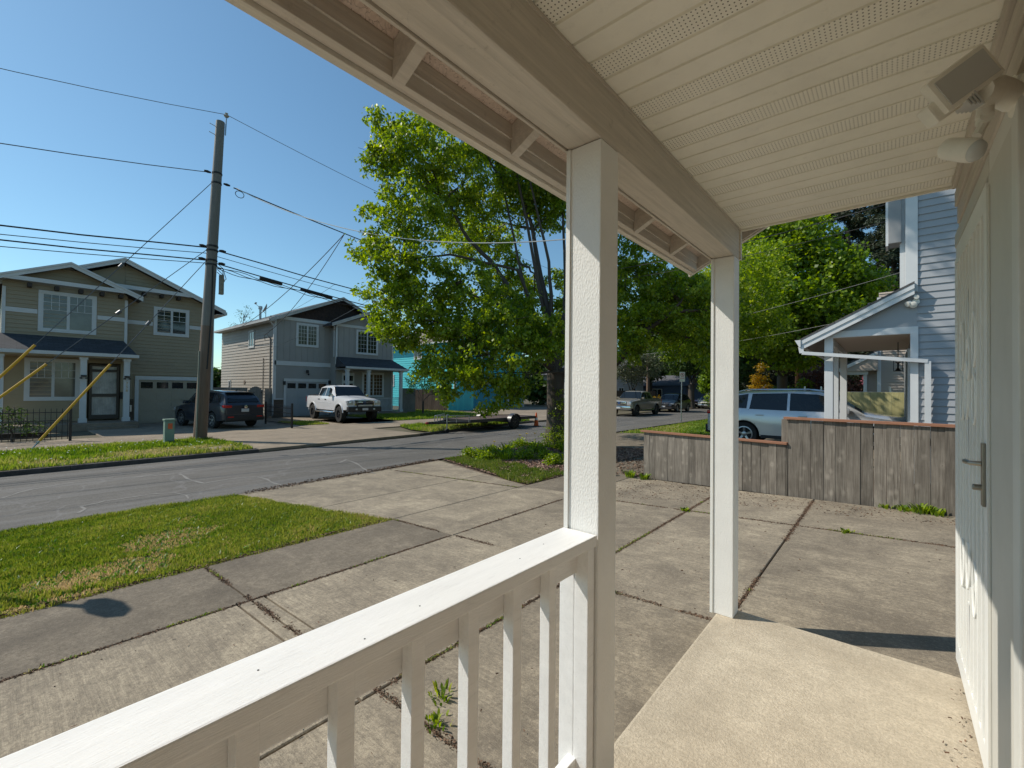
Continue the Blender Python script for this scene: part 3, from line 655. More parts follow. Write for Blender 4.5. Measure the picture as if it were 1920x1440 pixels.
part('wall', MB().box(XM,XB-.02,.2,4.13,2.42,5.5), M_tan, t); part('wall', MB().box(XM,XB-.021,.2,2.80,-.6,2.419), M_tan, t); part('wall', MB().box(XM,XB-.021,3.93,4.13,-.6,2.419), M_tan, t)
part('siding', laps((XB,0,0),FX,3.93,4.13,-.2,3.45,.17), M_tan, t, stuff=True); part('siding', laps((XB,0,0),FX,2.72,3.929,2.44,3.45,.17), M_tan, t, stuff=True)
cm = gable_clip(-.2,5.40,4.03,7.34,8.28,5.40,(4.13,7.84))
part('siding', laps((XM,0,0),FX,4.13,7.84,1.95,7.3,.17,cm), M_tan, t, stuff=True)
part('siding', laps((XM,0,0),FX,4.13,4.45,-.3,1.95,.17), M_tan, t, stuff=True)
part('siding', laps((XM,0,0),FX,7.45,7.84,-.3,1.95,.17), M_tan, t, stuff=True)
cbm = gable_clip(-.35,5.47,2.16,6.62,4.63,5.50,(.2,4.13))
part('siding', laps((XB,0,0),FX,.2,4.13,3.45,6.5,.17,cbm), M_tan, t, stuff=True)
part('siding', laps((XB,0,0),FX,.2,2.72,-.2,3.45,.17), mat('yellow_tan_siding',(.36,.29,.18),.65,.05,1.5), t, stuff=True)
roof_gable_x(t,-.25,4.03,8.28,5.42,7.36,5.42,XM+.45,-38,M_tanroof,M_btrim)
roof_gable_x(t,-.42,2.16,4.63,5.50,6.62,5.50,XB+.45,XM-.5,M_tanroof,M_btrim,name='roof')
# horizontal gable boards, blocks and bands
def gboard(x, yc, hw, z, h=.17):
    mb=MB(); mb.prism([(x,yc-hw,z),(x,yc+hw,z),(x,yc+hw-.38,z+h),(x,yc-hw+.38,z+h)],(.05,0,0)); part('gable_board', mb, M_btrim, t)
gboard(XB+.42,2.16,1.95,5.72); gboard(XM+.42,4.05,3.1,6.05,.18)
for y in (.95,1.75,2.5,3.2,3.85): part('corbel_block', MB().box(XB-.01,XB+.42,y-.07,y+.07,5.50,5.66), M_dkblock, t)
for y in (3.1,4.05,4.8,5.5,6.2): part('corbel_block', MB().box(XM-.01,XM+.40,y-.07,y+.07,5.86,6.02) if y>4.2 else MB().box(XM+.1,XM+.42,y-.07,y+.07,6.0,6.16), M_dkblock, t)
for a,b in ((.2,1.2),(3.08,4.13)): part('belt_trim', MB().box(XB,XB+.045,a,b,4.43,4.62), M_btrim, t)
for a,b in ((4.2,5.2),(6.74,7.84)): part('belt_trim', MB().box(XM,XM+.045,a,b,4.43,4.62), M_btrim, t)
for a,b,x,z0 in ((.2,.30,XB,-.2),(4.03,4.135,XB,3.3),(7.74,7.845,XM,-.4)): part('corner_board', MB().box(x,x+.05,a,b,z0,5.45), M_btrim, t)
part('corner_board', MB().box(XM-.12,XM-.001,7.842,7.87,-.4,5.3), M_btrim, t)
window(t,(XB+.02,0,0),FX,1.22,3.05,3.70,5.47,.11,grid=(3,2),glass=M_glassc)
window(t,(XM+.02,0,0),FX,5.23,6.72,3.98,5.42,.11,grid=(2,2))
window(t,(XB+.02,0,0),FX,.86,2.56,.72,2.55,.12,grid=(3,2),glass=M_glassc)
garage_door(t,(XM+.02,0,0),FX,4.70,7.22,-.46,1.70,M_tand,M_btrim)
# porch roof with hip ends, gutter and posts
mb=MB(); a,b,c,d=(-27.66,-1.2,3.52),(-27.66,4.0,3.52),(-26.15,4.30,2.78),(-26.15,-1.2,2.78)
mb.add([a,b,c,d,(-27.66,4.30,2.78),(-27.66,-1.2,2.78)],[(0,1,2,3),(1,4,2),(3,2,4,5),(0,3,5),(0,5,4,1)]); part('porch_roof', mb, M_tanroof, t)
part('gutter', MB().box(-26.16,-26.05,-1.2,4.33,2.66,2.80), M_btrim, t)
part('porch_ceiling', MB().box(-27.66,-26.17,-1.2,4.29,2.60,2.66), M_tan, t)
for u in (.16,2.53,3.95): col_post(t,(-26.25,0,0),FX,u,-.20,2.60,.20)
part('porch_step', MB().box(-27.65,-25.6,-1.2,4.3,-.7,-.21), M_farc, t)
part('porch_step', MB().box(-25.59,-25.25,2.6,4.2,-.7,-.34), M_farc, t)
dr=part('front_door', MB().box(XM-.1,XM-.06,2.86,3.90,-.15,2.35), mat('brown_door',(.10,.075,.05),.5), t)

mt_=mat('bronze_security_door',(.06,.048,.035),.5,.1)
mb=MB(); X=XB-.0; 
mb.fr((X,0,0),*FX,2.86,2.95,-.15,2.35,-.05,0); mb.fr((X,0,0),*FX,3.80,3.89,-.15,2.35,-.05,0); mb.fr((X,0,0),*FX,2.951,3.799,-.15,.05,-.05,0); mb.fr((X,0,0),*FX,2.951,3.799,2.02,2.14,-.05,0); mb.fr((X,0,0),*FX,2.951,3.799,.88,1.02,-.05,0); mb.fr((X,0,0),*FX,2.951,3.799,2.28,2.35,-.05,0)
sd=part('security_door', mb, mt_, t)
part('pane', MB().box(X-.12,X-.115,2.93,3.82,-.1,2.3), mat('pale_door_panel',(.55,.55,.52),.4,.4,3), sd)
for i in range(15): yy=2.99+.78*i/14; part('bar', MB().box(X-.035,X-.02,yy-.008,yy+.008,.0501,2.02), M_steel, sd)
part('mailbox', MB().box(X,X+.12,3.915,4.06,.78,1.10), M_black, t)
for u in (2.53,3.95):
    mb=MB(); mb.fr((-26.25,0,0),*FX,u-.09,u+.09,1.76,1.84,.001,.10); mb.fr((-26.25,0,0),*FX,u-.13,u-.05,1.68,1.74,.04,.12); mb.fr((-26.25,0,0),*FX,u+.05,u+.13,1.68,1.74,.04,.12); part('flood_light', mb, M_black, t)
def text_mesh(s, size, ext=.004):
    cu=bpy.data.curves.new('txt','FONT'); cu.body=s; cu.size=size; cu.extrude=ext; cu.align_x='CENTER'; cu.align_y='CENTER'
    ob=bpy.data.objects.new('txt',cu); COL.objects.link(ob); dg=bpy.context.evaluated_depsgraph_get(); me=bpy.data.meshes.new_from_object(ob.evaluated_get(dg)); bpy.data.objects.remove(ob); bpy.data.curves.remove(cu); return me
M_gold=mat('brass',(.45,.32,.12),.4,.1,metal=.6)
for i,ch in enumerate('756'):
    me=text_mesh(ch,.17); me.name='house_number'; me.materials.clear(); me.materials.append(M_gold)
    inst('house_number', me, t, (-26.245,3.95,1.50-.16*i), (R(90),0,R(90)))
part('stone_base', MB().box(XM+.0,XM+.08,4.15,4.5,-.5,.75), M_stone, t)
part('meter_box', MB().box(-26.9,-26.7,4.14,4.2,.2,.5), M_steel, t)
mb=MB(); mb.box(-29.0,-27.9,7.86,7.9,5.30,5.44); part('gutter', MB().box(-37.5,XM+.45,8.24,8.36,5.34,5.50), M_btrim, t)
part('soffit_board', MB().box(-37.5,XM+.44,7.86,8.235,5.32,5.34), M_btrim, t)

# ------------------------------------------------------------------ grey-beige board and batten house
M_gb = mat('grey_beige_siding', (.40, .36, .31), .65, .05, 1.5); M_gb2 = mat('grey_board_batten', (.33, .315, .29), .65, .04, 1.5); M_gdoor = mat('grey_garage_door', (.40,.41,.41), .5, .04, 2)
M_shg = mat('dark_cedar_shingles', (.035, .020, .014), .8, .5, 9)
g = thing('grey_house', 'grey beige two storey house with dark shingled gable and white pickup in front', 'house', (-34, 15.5, -.46))
X=-29.4; XB2=-28.6; YS=11.45; RY=15.76
part('wall', MB().box(-39.2,X-.02,YS,19.9,-.6,5.6), M_gb, g)
mb=MB(); mb.prism([(X-.02,YS,5.6),(X-.02,19.9,5.6),(X-.02,19.9,5.72),(X-.02,RY,7.45),(X-.02,YS,5.72)],(-9.8,0,0)); part('wall', mb, M_gb, g)
part('siding', laps((0,YS,0),FY,-39.2,X,-.5,5.55,.205), M_gb, g, stuff=True)
part('siding', laps((X,0,0),FX,YS+.1,12.0,-.46+1.1,2.8,.17), M_gb2, g, stuff=True); part('siding', laps((X,0,0),FX,12.0,15.1,1.99,2.8,.17), M_gb2, g, stuff=True)
mb=MB(); mb.fr((X,0,0),*FX,YS,15.1,3.1,5.75,.0,.01)
for i in range(10): yy=YS+.2+i*.38; mb.fr((X,0,0),*FX,yy-.025,yy+.025,3.1,5.75,.0101,.035)
part('batten_siding', mb, M_gb2, g, stuff=True)
part('wall', MB().box(X-.01,XB2-.02,15.1,19.6,-.6,5.5), M_gb2, g)
mb=MB(); mb.fr((XB2,0,0),*FX,15.1,19.6,3.0,5.6,-.019,.0)
for i in range(12): yy=15.3+i*.38; mb.fr((XB2,0,0),*FX,yy-.025,yy+.025,3.1,5.6,.0005,.025)
part('batten_siding', mb, M_gb2, g, stuff=True)
part('siding', laps((XB2,0,0),FX,15.1,19.6,-.2,2.9,.17), M_gb2, g, stuff=True)
mb=MB(); mb.prism([(XB2-.015,15.1,5.7),(XB2-.015,19.6,5.7),(XB2-.015,17.4,6.55)],(.01,0,0)); part('gable_infill', mb, M_gb2, g)
mb=MB(); mb.prism([(XB2+.35,17.37,5.72),(XB2+.35,17.43,5.72),(XB2+.35,17.43,6.6),(XB2+.35,17.37,6.6)],(.05,0,0))
for s in (-1,1):
    pts=[(XB2+.37,17.4+s*.05,5.8),(XB2+.37,17.4+s*.12,6.1),(XB2+.37,17.4+s*.35,6.38)]
    for p,q in zip(pts,pts[1:]): mb.bar(p,q,.05,.05)
part('gable_bracket', mb, M_btrim, g)
# shingled gable: courses of dark shakes
rs=random.Random(3); mb=MB(); cl=gable_clip(11.0,5.52,RY,7.55,20.3,5.52,(YS,20)); z=5.94
while z<7.4:
    a,b=cl(z+.09); yy=a+rs.random()*.1
    while yy<b-.05:
        w=.12+.1*rs.random(); mb.fr((X,0,0),*FX,yy,min(b,yy+w-.008),z,z+.17,.01,.02+.015*rs.random()); yy+=w
    z+=.145
part('gable_shingles', mb, M_shg, g, stuff=True)
mb=MB(); mb.prism([(X+.001,YS,5.7),(X+.001,19.9,5.7),(X+.001,19.9,5.72),(X+.001,RY,7.45),(X+.001,YS,5.72)],(.008,0,0)); part('gable_back', mb, M_shg, g)
part('belt_trim', MB().box(X,X+.06,YS,19.0,5.72,5.93), M_btrim, g)
part('belt_trim', MB().box(X,X+.06,YS,15.1,2.80,3.08), M_btrim, g)
part('belt_trim', MB().box(XB2,XB2+.06,15.1,19.6,5.6,5.78), M_btrim, g)
for (x,a,b,z0,z1) in ((X,YS-.02,YS+.10,.68,5.72),(XB2,15.05,15.16,3.0,5.6),(XB2,19.5,19.62,-.3,5.6)): part('corner_board', MB().box(x,x+.06,a,b,z0,z1), M_btrim, g)
part('corner_board', MB().box(X-.1,X-.001,YS-.045,YS-.022,-.4,5.6), M_btrim, g)
part('stone_base', MB().box(X,X+.10,YS-.03,12.0,-.5,.62), M_stone, g); part('stone_cap', MB().box(X-.02,X+.14,YS-.07,12.02,.621,.68), M_btrim, g)
roof_gable_x(g,11.02,RY,20.3,5.52,7.55,5.50,X+.45,-39.6,M_tanroof,mat('pale_fascia',(.45,.45,.43),.55))
roof_gable_x(g,14.54,17.4,20.2,5.55,6.72,5.55,XB2+.5,X-1.5,M_tanroof,mat('pale_fascia',(.45,.45,.43),.55))
gutter(g,(-39.6,11.0,5.58),(X+.45,11.0,5.58),mat('pale_fascia',(.45,.45,.43)),.12,.13)
part('soffit_board', MB().box(-39.5,X+.40,11.06,YS-.03,5.50,5.53), M_btrim, g)
window(g,(X+.03,0,0),FX,12.76,14.25,4.08,5.62,.11,grid=(3,5),glass=M_glassc)
window(g,(XB2+.03,0,0),FX,16.56,18.3,3.78,5.52,.10,grid=(3,5))
window(g,(XB2+.03,0,0),FX,17.07,18.84,.74,2.52,.10,grid=(3,6),glass=mat('amber_window',(.10,.06,.03),.15,.4,1))
window(g,(0,YS-.03,0),FY,-33.6,-32.6,4.05,5.25,.09); window(g,(0,YS-.03,0),FY,-37.5,-37.0,.7,1.9,.08,split=False)
garage_door(g,(X+.02,0,0),FX,12.19,14.9,-.46,1.78,M_gdoor,M_btrim)
mb=MB(); a,b,c,d=(-28.58,15.1,3.52),(-28.58,19.55,3.52),(-27.15,19.95,2.80),(-27.15,15.05,2.80)
mb.add([a,b,c,d,(-28.58,19.95,2.80),(-28.58,15.05,2.80)],[(0,1,2,3),(1,4,2),(3,2,4,5),(0,3,5),(0,5,4,1)]); part('porch_roof', mb, M_tanroof, g)
part('gutter', MB().box(-27.16,-27.04,15.02,20.0,2.68,2.82), M_btrim, g); part('porch_ceiling', MB().box(-28.57,-27.17,15.05,19.95,2.63,2.68), M_gb2, g)
for u in (15.22,16.78,19.44): col_post(g,(-27.2,0,0),FX,u,-.30,2.63,.19)
part('porch_step', MB().box(-28.57,-27.0,15.05,19.8,-.7,-.30), M_farc, g)
d_=part('front_door', MB().box(XB2+.0,XB2+.05,15.55,16.45,-.28,2.45), M_btrim, g)
for a,b,c,e in ((15.65,15.95,1.9,2.25),(16.05,16.35,1.9,2.25),(15.65,15.95,.6,1.7),(16.05,16.35,.6,1.7)): part('pane', MB().box(XB2+.051,XB2+.056,a,b,c,e), M_glass, d_)
mb=MB(); n=24
for i in range(n): yy=17.0+2.35*i/(n-1); mb.tube([(-27.28,yy,-.2),(-27.24,yy,.1),(-27.31,yy,.35),(-27.28,yy,.68)],.015,4)
mb.box(-27.30,-27.26,16.9,19.4,.68,.72); mb.box(-27.30,-27.26,16.9,19.4,-.2,-.17); part('porch_railing', mb, M_btrim, g, stuff=True)
for yy,z in ((12.05,1.55),(15.02,1.65)): part('wall_lantern', MB().box(X+.05,X+.17,yy-.06,yy+.06,z,z+.24), M_black, g)
mb=MB(); mb.box(X+.03,X+.2,13.45,13.55,2.35,2.55); mb.lathe((X+.2,13.5,2.3),(1,0,-.5),[(.04,0),(.06,.1)],10); part('flood_light', mb, M_black, g)
downspout(g,[(X+.3,11.05,5.5),(X+.08,11.38,5.2),(X+.08,11.38,-.3)],M_btrim); downspout(g,[(XB2+.4,14.75,5.5),(XB2-.1,15.0,5.3),(XB2-.1,15.0,3.5)],M_btrim)
mb=MB(); mb.bar((-29.9,YS-.05,.9),(-29.9,YS-.05,4.55),.06,.06); mb.box(-30.1,-29.7,YS-.16,YS-.03,.3,.9); mb.tube([(-29.9,YS-.1,4.5),(-30.05,YS-.2,4.75),(-30.3,YS-.25,4.7),(-30.35,YS-.2,4.4)],.02,6); mb.bar((-31.0,YS-.05,.9),(-31.0,YS-.05,3.3),.03,.03); part('service_conduit', mb, mat('conduit_grey',(.22,.2,.18),.6), g)
part('wall_vent', MB().box(-34.4,-34.15,YS-.05,YS-.02,1.6,1.85), mat('vent_brown',(.2,.15,.11),.6), g)
mb=MB(); mb.tube([(-33.0,11.9,5.7),(-33.0,11.9,6.9)],.075,10); mb.lathe((-33,11.9,6.75),(0,0,1),[(.1,0),(.13,.03),(.13,.2),(.1,.22)],12); mb.lathe((-33,11.9,5.78),(0,0,1),[(.2,0),(.08,.12)],12); part('flue_pipe', mb, M_steel, g, smooth=40)
mb=MB(); mb.tube([(-31.2,11.9,5.8),(-31.2,11.9,6.15)],.03,6); part('vent_pipe', mb, M_black, g)
ds=thing('satellite_dish', 'small grey satellite dish on the roof edge of the grey house', 'satellite dish', (-29.9,11.05,5.65))
mb=MB(); mb.tube([(-29.9,11.1,5.6),(-29.9,11.1,6.25)],.022,6); part('mast', mb, M_steel, ds)
A=Vector((-.25,-.9,.42)).normalized(); C_=Vector((-29.9,11.1,6.32))
mb=MB(); mb.lathe(C_,A,[(.02,-.03),(.15,-.005),(.25,.04),(.33,.09),(.335,.1),(.25,.055),(.15,.01),(.01,-.01)],20); part('reflector', mb, mat('dish_grey',(.42,.41,.40),.5), ds, smooth=50)
F_=C_+A*.62+Vector((0,0,.02)); mb=MB(); mb.tube([C_+Vector((0,0,-.3)),F_],.014,5); mb.lathe(F_,-A,[(.04,-.06),(.05,.05)],8); mb.lathe(F_+Vector((.1,0,.03)),-A,[(.035,-.05),(.045,.04)],8); part('feed_arm', mb, mat('dish_grey',(.42,.41,.40)), ds)

# ------------------------------------------------------------------ turquoise house
M_tq = mat('turquoise_siding', (.06, .50, .55), .6, .05, 1.5); c = thing('turquoise_house', 'bright turquoise two storey house half hidden behind the street tree', 'house', (-36,33,-.46))
part('wall', MB().box(-43,-31.42,28.52,38.5,-.6,5.9), M_tq, c); part('siding', laps((0,28.52,0),FY,-43,-31.4,-.5,5.9,.24), M_tq, c, stuff=True)
part('siding', laps((-31.4,0,0),FX,28.5,38.5,2.3,5.9,.24), M_tq, c, stuff=True)
roof_gable_x(c,28.0,33.5,39,5.85,8.3,5.85,-30.95,-43.5,mat_shingle('grey_brown_shingles',(.16,.13,.11),1,'y'),M_btrim)
mb=MB(); mb.prism([(-31.45,28.5,5.85),(-31.45,38.5,5.85),(-31.45,33.5,8.2)],(.03,0,0)); part('gable_infill', mb, M_tq, c)
gutter(c,(-43.5,27.95,5.9),(-30.9,27.95,5.9),M_btrim)
for a,b in ((28.46,28.62),): part('corner_board', MB().box(-31.4,-31.34,a,b,-.4,5.8), M_btrim, c)
part('corner_board', MB().box(-31.55,-31.401,28.44,28.49,-.4,5.8), M_btrim, c)
window(c,(0,28.48,0),FY,-37.75,-36.45,4.4,5.6,.07,glass=mat('brownish_window',(.12,.09,.07),.2)); window(c,(0,28.48,0),FY,-42.2,-41.2,1.6,2.9,.07)
window(c,(-31.38,0,0),FX,32.0,34.2,3.9,5.3,.1)
garage_door(c,(-31.38,0,0),FX,30.2,34.4,-.46,1.9,mat('turquoise_door',(.06,.36,.5),.5,.04),M_btrim,win=False)
part('front_door', MB().box(-31.4,-31.33,35.6,36.6,-.4,1.8), M_dkblock, c)
part('garage_eave', MB().box(-31.35,-30.4,29.2,38.0,2.35,2.5), M_tanroof, c)
for y in (29.6,35.1,37.6): part('post', MB().box(-30.6,-30.4,y-.1,y+.1,-.46,2.35), M_tq if y<30 else M_btrim, c)

# ------------------------------------------------------------------ blue-grey neighbour house on the right
M_nb = mat('slate_blue_vinyl', (.36, .37, .385), .5, .03, 2); M_nt = mat('neighbour_white_trim', (.66, .67, .67), .45, .04, 3, dirt=.05)
nb = thing('slate_house', 'slate blue two storey neighbour house with shed roofed side porch and white downspout', 'house', (1.5,11.5,-.05))
YN=10.0
part('wall', MB().box(.34,7,YN+.01,16.8,-.2,7), M_nb, nb)
bl=MB(); bl.prism([(0,0,0),(0,-.020,0),(0,-.003,.122),(0,0,.122)],(3.2,0,0)); bml=bl.mesh('siding_board'); bml.materials.append(M_nb)
z=-.1; 
while z<5.4: inst('siding_board', bml, nb, (.345,YN+.009,z)); z+=.118
# gable wedge siding over the porch beam
for k in range(6):
    z0=2.52+k*.118; zz=z0+.118; xl=-1.05+(z0-2.33)*1.92
    if xl<.3: mb=MB(); mb.prism([(xl,YN+.009,z0),(.345,YN+.009,z0),(.345,YN+.009,zz),(min(.34,xl+.225),YN+.009,zz)],(0,-.014,0)); part('siding_board', mb, M_nb, nb)
mb=MB(); mb.prism([(-1.2,YN+.01,2.30),(.34,YN+.01,3.09),(.34,YN+.01,2.5),(-.8,YN+.01,2.5)],(0,.05,0)); part('gable_infill', mb, M_nb, nb)
part('corner_board', MB().box(.20,.355,YN-.028,YN-.001,3.10,7), M_nt, nb,bevel=.003)
part('corner_board', MB().box(.315,.339,YN+.0,YN+.2,2.9,7), M_nt, nb)
part('corner_board', MB().box(.26,.36,YN-.030,YN-.006,-.1,2.42), M_nt, nb,bevel=.003)
downspout(nb,[(.17,YN+.06,6.5),(.17,YN+.06,3.15)],M_nt,.08); downspout(nb,[(.245,YN+.16,6.5),(.245,YN+.16,3.3)],M_nt,.06)
# boxed upper eave
part('upper_eave', MB().box(-.02,.15,YN-.06,YN+.30,3.96,7), mat('grey_eave_box',(.30,.30,.30),.5), nb, bevel=.01)
part('upper_eave', MB().box(-.055,-.021,YN-.05,YN+.31,3.93,7), M_nt, nb)
part('upper_eave', MB().box(-.02,.315,YN+.31,13.5,5.3,7), mat('grey_eave_box',(.30,.30,.30),.5), nb)
# porch: shed roof slab, rake boards, beam, ceiling, posts
def rk(x): return 2.36+(x+1.26)*.535
M_nr=mat_shingle('dark_grey_shingles',(.10,.095,.095))
mb=MB(); mb.prism([(-1.30,YN-.16,rk(-1.30)+.02),(.31,YN-.16,rk(.31)+.02),(.31,YN-.16,rk(.31)+.055),(-1.30,YN-.16,rk(-1.30)+.055)],(0,4.6,0)); part('porch_roof', mb, M_nr, nb)
for (o0,o1,yy,m) in ((-.06,.018,YN-.155,M_nt),(-.155,-.062,YN-.14,M_nt)):
    mb=MB(); mb.prism([(-1.27,yy,rk(-1.27)+o0),(.31,yy,rk(.31)+o0),(.31,yy,rk(.31)+o1),(-1.27,yy,rk(-1.27)+o1)],(0,.03,0)); part('rake_board', mb, M_nt, nb)
mb=MB(); mb.prism([(-1.27,YN-.11,rk(-1.27)-.07),(.31,YN-.11,rk(.31)-.07),(.31,YN-.11,rk(.31)-.06),(-1.27,YN-.11,rk(-1.27)-.06)],(0,4.4,0)); part('rake_soffit', mb, mat('dark_eave_wood',(.13,.11,.10),.7), nb)
mb=MB(); mb.prism([(-1.275,YN-.17,2.25),(-1.30,YN-.17,2.25),(-1.37,YN-.17,2.38),(-1.275,YN-.17,2.38)],(0,4.6,0)); part('gutter', mb, M_nt, nb)
mb=MB(); mb.prism([(-1.30,YN+2.2,rk(-1.3)+.02),(-.33,YN+2.2,3.22),(.3,YN+2.2,3.22),(.3,YN+2.2,2.6)],(0,.03,0)) if False else None
mb=MB(); mb.add([(-.36,YN+1.2,2.93),(.33,YN+1.2,2.93),(.33,YN+2.1,3.32),(-.36,YN+2.1,3.32),(-.36,YN+2.1,2.9),(.33,YN+2.1,2.9)],[(0,1,2,3),(0,3,4),(1,5,2),(3,2,5,4),(0,4,5,1)]); part('cross_roof', mb, M_nr, nb)
part('gutter', MB().box(-.37,.05,YN+1.13,YN+1.20,2.86,2.93), M_nt, nb)
mb=MB(); mb.prism([(-.80,YN-.02,2.405),(.36,YN-.02,2.405),(.36,YN-.02,2.52),(-.80,YN-.02,2.52)],(0,.09,0)); part('porch_beam', mb, M_nt, nb, bevel=.003)
part('porch_ceiling', MB().box(-.80,.34,YN+.08,YN+3.6,2.40,2.43), mat('warm_porch_ceiling',(.42,.35,.29),.6,.06,stretch=(1,9,1)), nb)
for (x,y) in ((-.86,YN),(-.86,YN+1.15),(-.86,YN+3.4)):
    p=part('post', MB().box(x-.065,x+.065,y,y+.17,-.1,2.52 if y<YN+.1 else 2.40), M_nt, nb, bevel=.004)
part('porch_beam', MB().box(-.93,-.80,YN+.18,YN+3.6,2.28,2.40), M_nt, nb)
downspout(nb,[(-1.28,YN-.12,2.26),(-1.26,YN-.12,2.14),(.47,YN-.10,1.93),(.47,YN-.07,-.05)],M_nt,.075)
part('house_side', MB().box(.30,.339,YN+.3,YN+6.5,-.1,2.4), mat('shaded_entry_wall',(.22,.23,.24),.6), nb)  # slate wall tone darkened in the colour itself to stand for porch shade
part('entry_door_trim', MB().box(.24,.30,YN+.6,YN+.68,-.05,2.2), M_nt, nb)
part('porch_floor', MB().box(-.95,.3,YN,YN+3.6,-.2,.05), M_farc, nb)
mb=MB(); cc=(.12,YN+1.5,1.93); mb.box(.05,.19,YN+1.43,YN+1.57,1.83,1.84); mb.box(.05,.19,YN+1.43,YN+1.57,2.08,2.09)
for sx in (.05,.18):
    for sy in (1.43,1.56): mb.box(sx,sx+.01,YN+sy,YN+sy+.01,1.84,2.08)
mb.lathe((.12,YN+1.5,1.84),(0,0,1),[(.05,0),(.015,.05),(.015,.14),(.05,.17)],8); mb.tube([(.12,YN+1.5,2.08),(.12,YN+1.5,2.40)],.008,5); part('porch_lantern', mb, M_black, nb)
ml=thing('motion_flood_light','small white twin head security light under the shed roof of the slate house','light fixture',(.32,YN-.02,2.9))
mb=MB(); mb.lathe((.33,YN-.02,2.93),(0,-1,0),[(.05,0),(.05,.03)],12); part('base', mb, M_fixture, ml); mb=MB(); mb.lathe((.30,YN-.08,2.88),(-.2,-1,-.5),[(.03,-.05),(.05,-.03),(.052,.03),(.03,.04)],14); mb.lathe((.24,YN-.08,2.90),(-.8,-.7,-.5),[(.03,-.05),(.045,-.03),(.045,.03),(.03,.035)],14); mb.lathe((.33,YN-.07,3.0),(.1,-1,-.1),[(.03,-.03),(.035,.05)],12); part('lamp_head', mb, M_fixture, ml, smooth=40)

# ------------------------------------------------------------------ beige house beyond and tan siding wall
M_be = mat('beige_pink_siding', (.44,.37,.31), .6, .04); be = thing('beige_house','beige pink lap sided house beyond the yellow green fence','house',(3,26,0))
part('wall', MB().box(-.35,6,24.05,32,-.2,5.6), M_be, be); part('siding', laps((0,24.05,0),FY,-.35,6,-.1,5.6,.115), M_be, be, stuff=True)
part('corner_board', MB().box(-.41,-.28,24.0,24.03,-.1,5.4), M_nt, be)
part('siding', laps((0,24.2,0),FY,-.75,-.35,-.1,2.4,.115), M_be, be, stuff=True)
mb=MB(); mb.prism([(-1.75,23.7,2.25),(-.38,23.7,3.0),(-.38,23.7,3.14),(-1.75,23.7,2.40)],(0,.05,0)); part('rake_board', mb, M_nt, be)
mb=MB(); mb.prism([(-1.7,23.75,2.3),(-.38,23.75,3.0),(-.38,23.75,2.35)],(0,.4,0)); part('gable_infill', mb, M_be, be)
part('porch_beam', MB().box(-1.6,-.7,23.9,24.1,2.18,2.32), M_nt, be); part('post', MB().box(-.86,-.74,24.0,24.12,-.1,2.2), M_nt, be)
mb=MB(); mb.prism([(-1.8,23.7,2.41),(-.38,23.7,3.15),(-.38,23.7,3.2),(-1.8,23.7,2.46)],(0,4,0)); part('roof', mb, M_nr, be)
bh = thing('far_blue_house','low blue grey house with dark roof far down the street behind trees','house',(-24,60,0))
part('wall', MB().box(-30,-20,58,66,-.4,2.2), mat('far_blue_wall',(.10,.14,.22),.7), bh); mb=MB(); mb.prism([(-30.5,57.5,2.1),(-30.5,62,3.6),(-30.5,66.5,2.1)],(11,0,0)); part('roof', mb, mat('far_dark_roof',(.10,.10,.11),.8), bh)
for x in (-28,-24.5): window(bh,(0,57.98,0),FY,x,x+1.4,.5,1.7,.08)
bh2 = thing('far_white_house','white sided house glimpsed through the trees far down the street','house',(-28,48,0))
part('wall', MB().box(-34,-24,46,54,-.4,3.4), mat('far_white_wall',(.5,.5,.5),.7), bh2); mb=MB(); mb.prism([(-34.5,45.5,3.3),(-34.5,50,5.2),(-34.5,54.5,3.3)],(11,0,0)); part('roof', mb, mat('far_dark_roof',(.10,.10,.11),.8), bh2)
for y in (47.2,50.5): window(bh2,(-23.98,0,0),FX,y,y+1.3,.6,1.8,.08)

# ------------------------------------------------------------------ fences
fe = thing('cedar_fence','weathered grey cedar board fence with red stained cap between the driveways','fence',(-1.5,7.8,-.1))
def board_fence(root, p0, p1, zt, m, w=.14, th=.018, zb=None, capm=None, capw=.09, seed=1, jit=.005, gap=.002):
    p0,p1=Vector((*p0,0)),Vector((*p1,0)); d=(p1-p0); L_=d.length; d.normalize(); ang=math.atan2(d.y,d.x); rr=random.Random(seed)
    x=0; ms={}
    while x<L_-.02:
        ww=min(w*(.9+.2*rr.random()), L_-x); q=p0+d*(x+ww/2); b=(zb(q.x) if zb else -.46)
        h=round(zt-b,2); key=(round(ww,2),h)
        if key not in ms:
            me=MB().box(-key[0]/2+gap/2,key[0]/2-gap/2,0,th,0,h).mesh('fence_board', bevel=.0025 if capm else 0); me.materials.append(m); ms[key]=me
        o=inst('fence_board', ms[key], root, (q.x,q.y,b)); o.rotation_euler=(rr.uniform(-1,1)*.004,rr.uniform(-1,1)*.003,ang); o.location.y+=rr.uniform(-1,1)*jit; x+=ww
    if capm:
        n=Vector((-d.y,d.x,0)); k=max(1,int(L_/2.4+.5))
        for i in range(k):
            a=p0+d*(L_*i/k+(.0015 if i else -.05)); b_=p0+d*(L_*(i+1)/k-(.0015)); mb=MB(); c0=a+n*.01+Vector((0,0,zt+.02)); c1=b_+n*.01+Vector((0,0,zt+.02)); mb.bar(c0,c1,capw,.036); part('cap_board', mb, capm, root, bevel=.004)
    n=Vector((-d.y,d.x,0)); mb=MB(); mb.bar(p0+n*.05+Vector((0,0,zt-.2)),p1+n*.05+Vector((0,0,zt-.2)),.04,.09); part('fence_rail', mb, m, root)
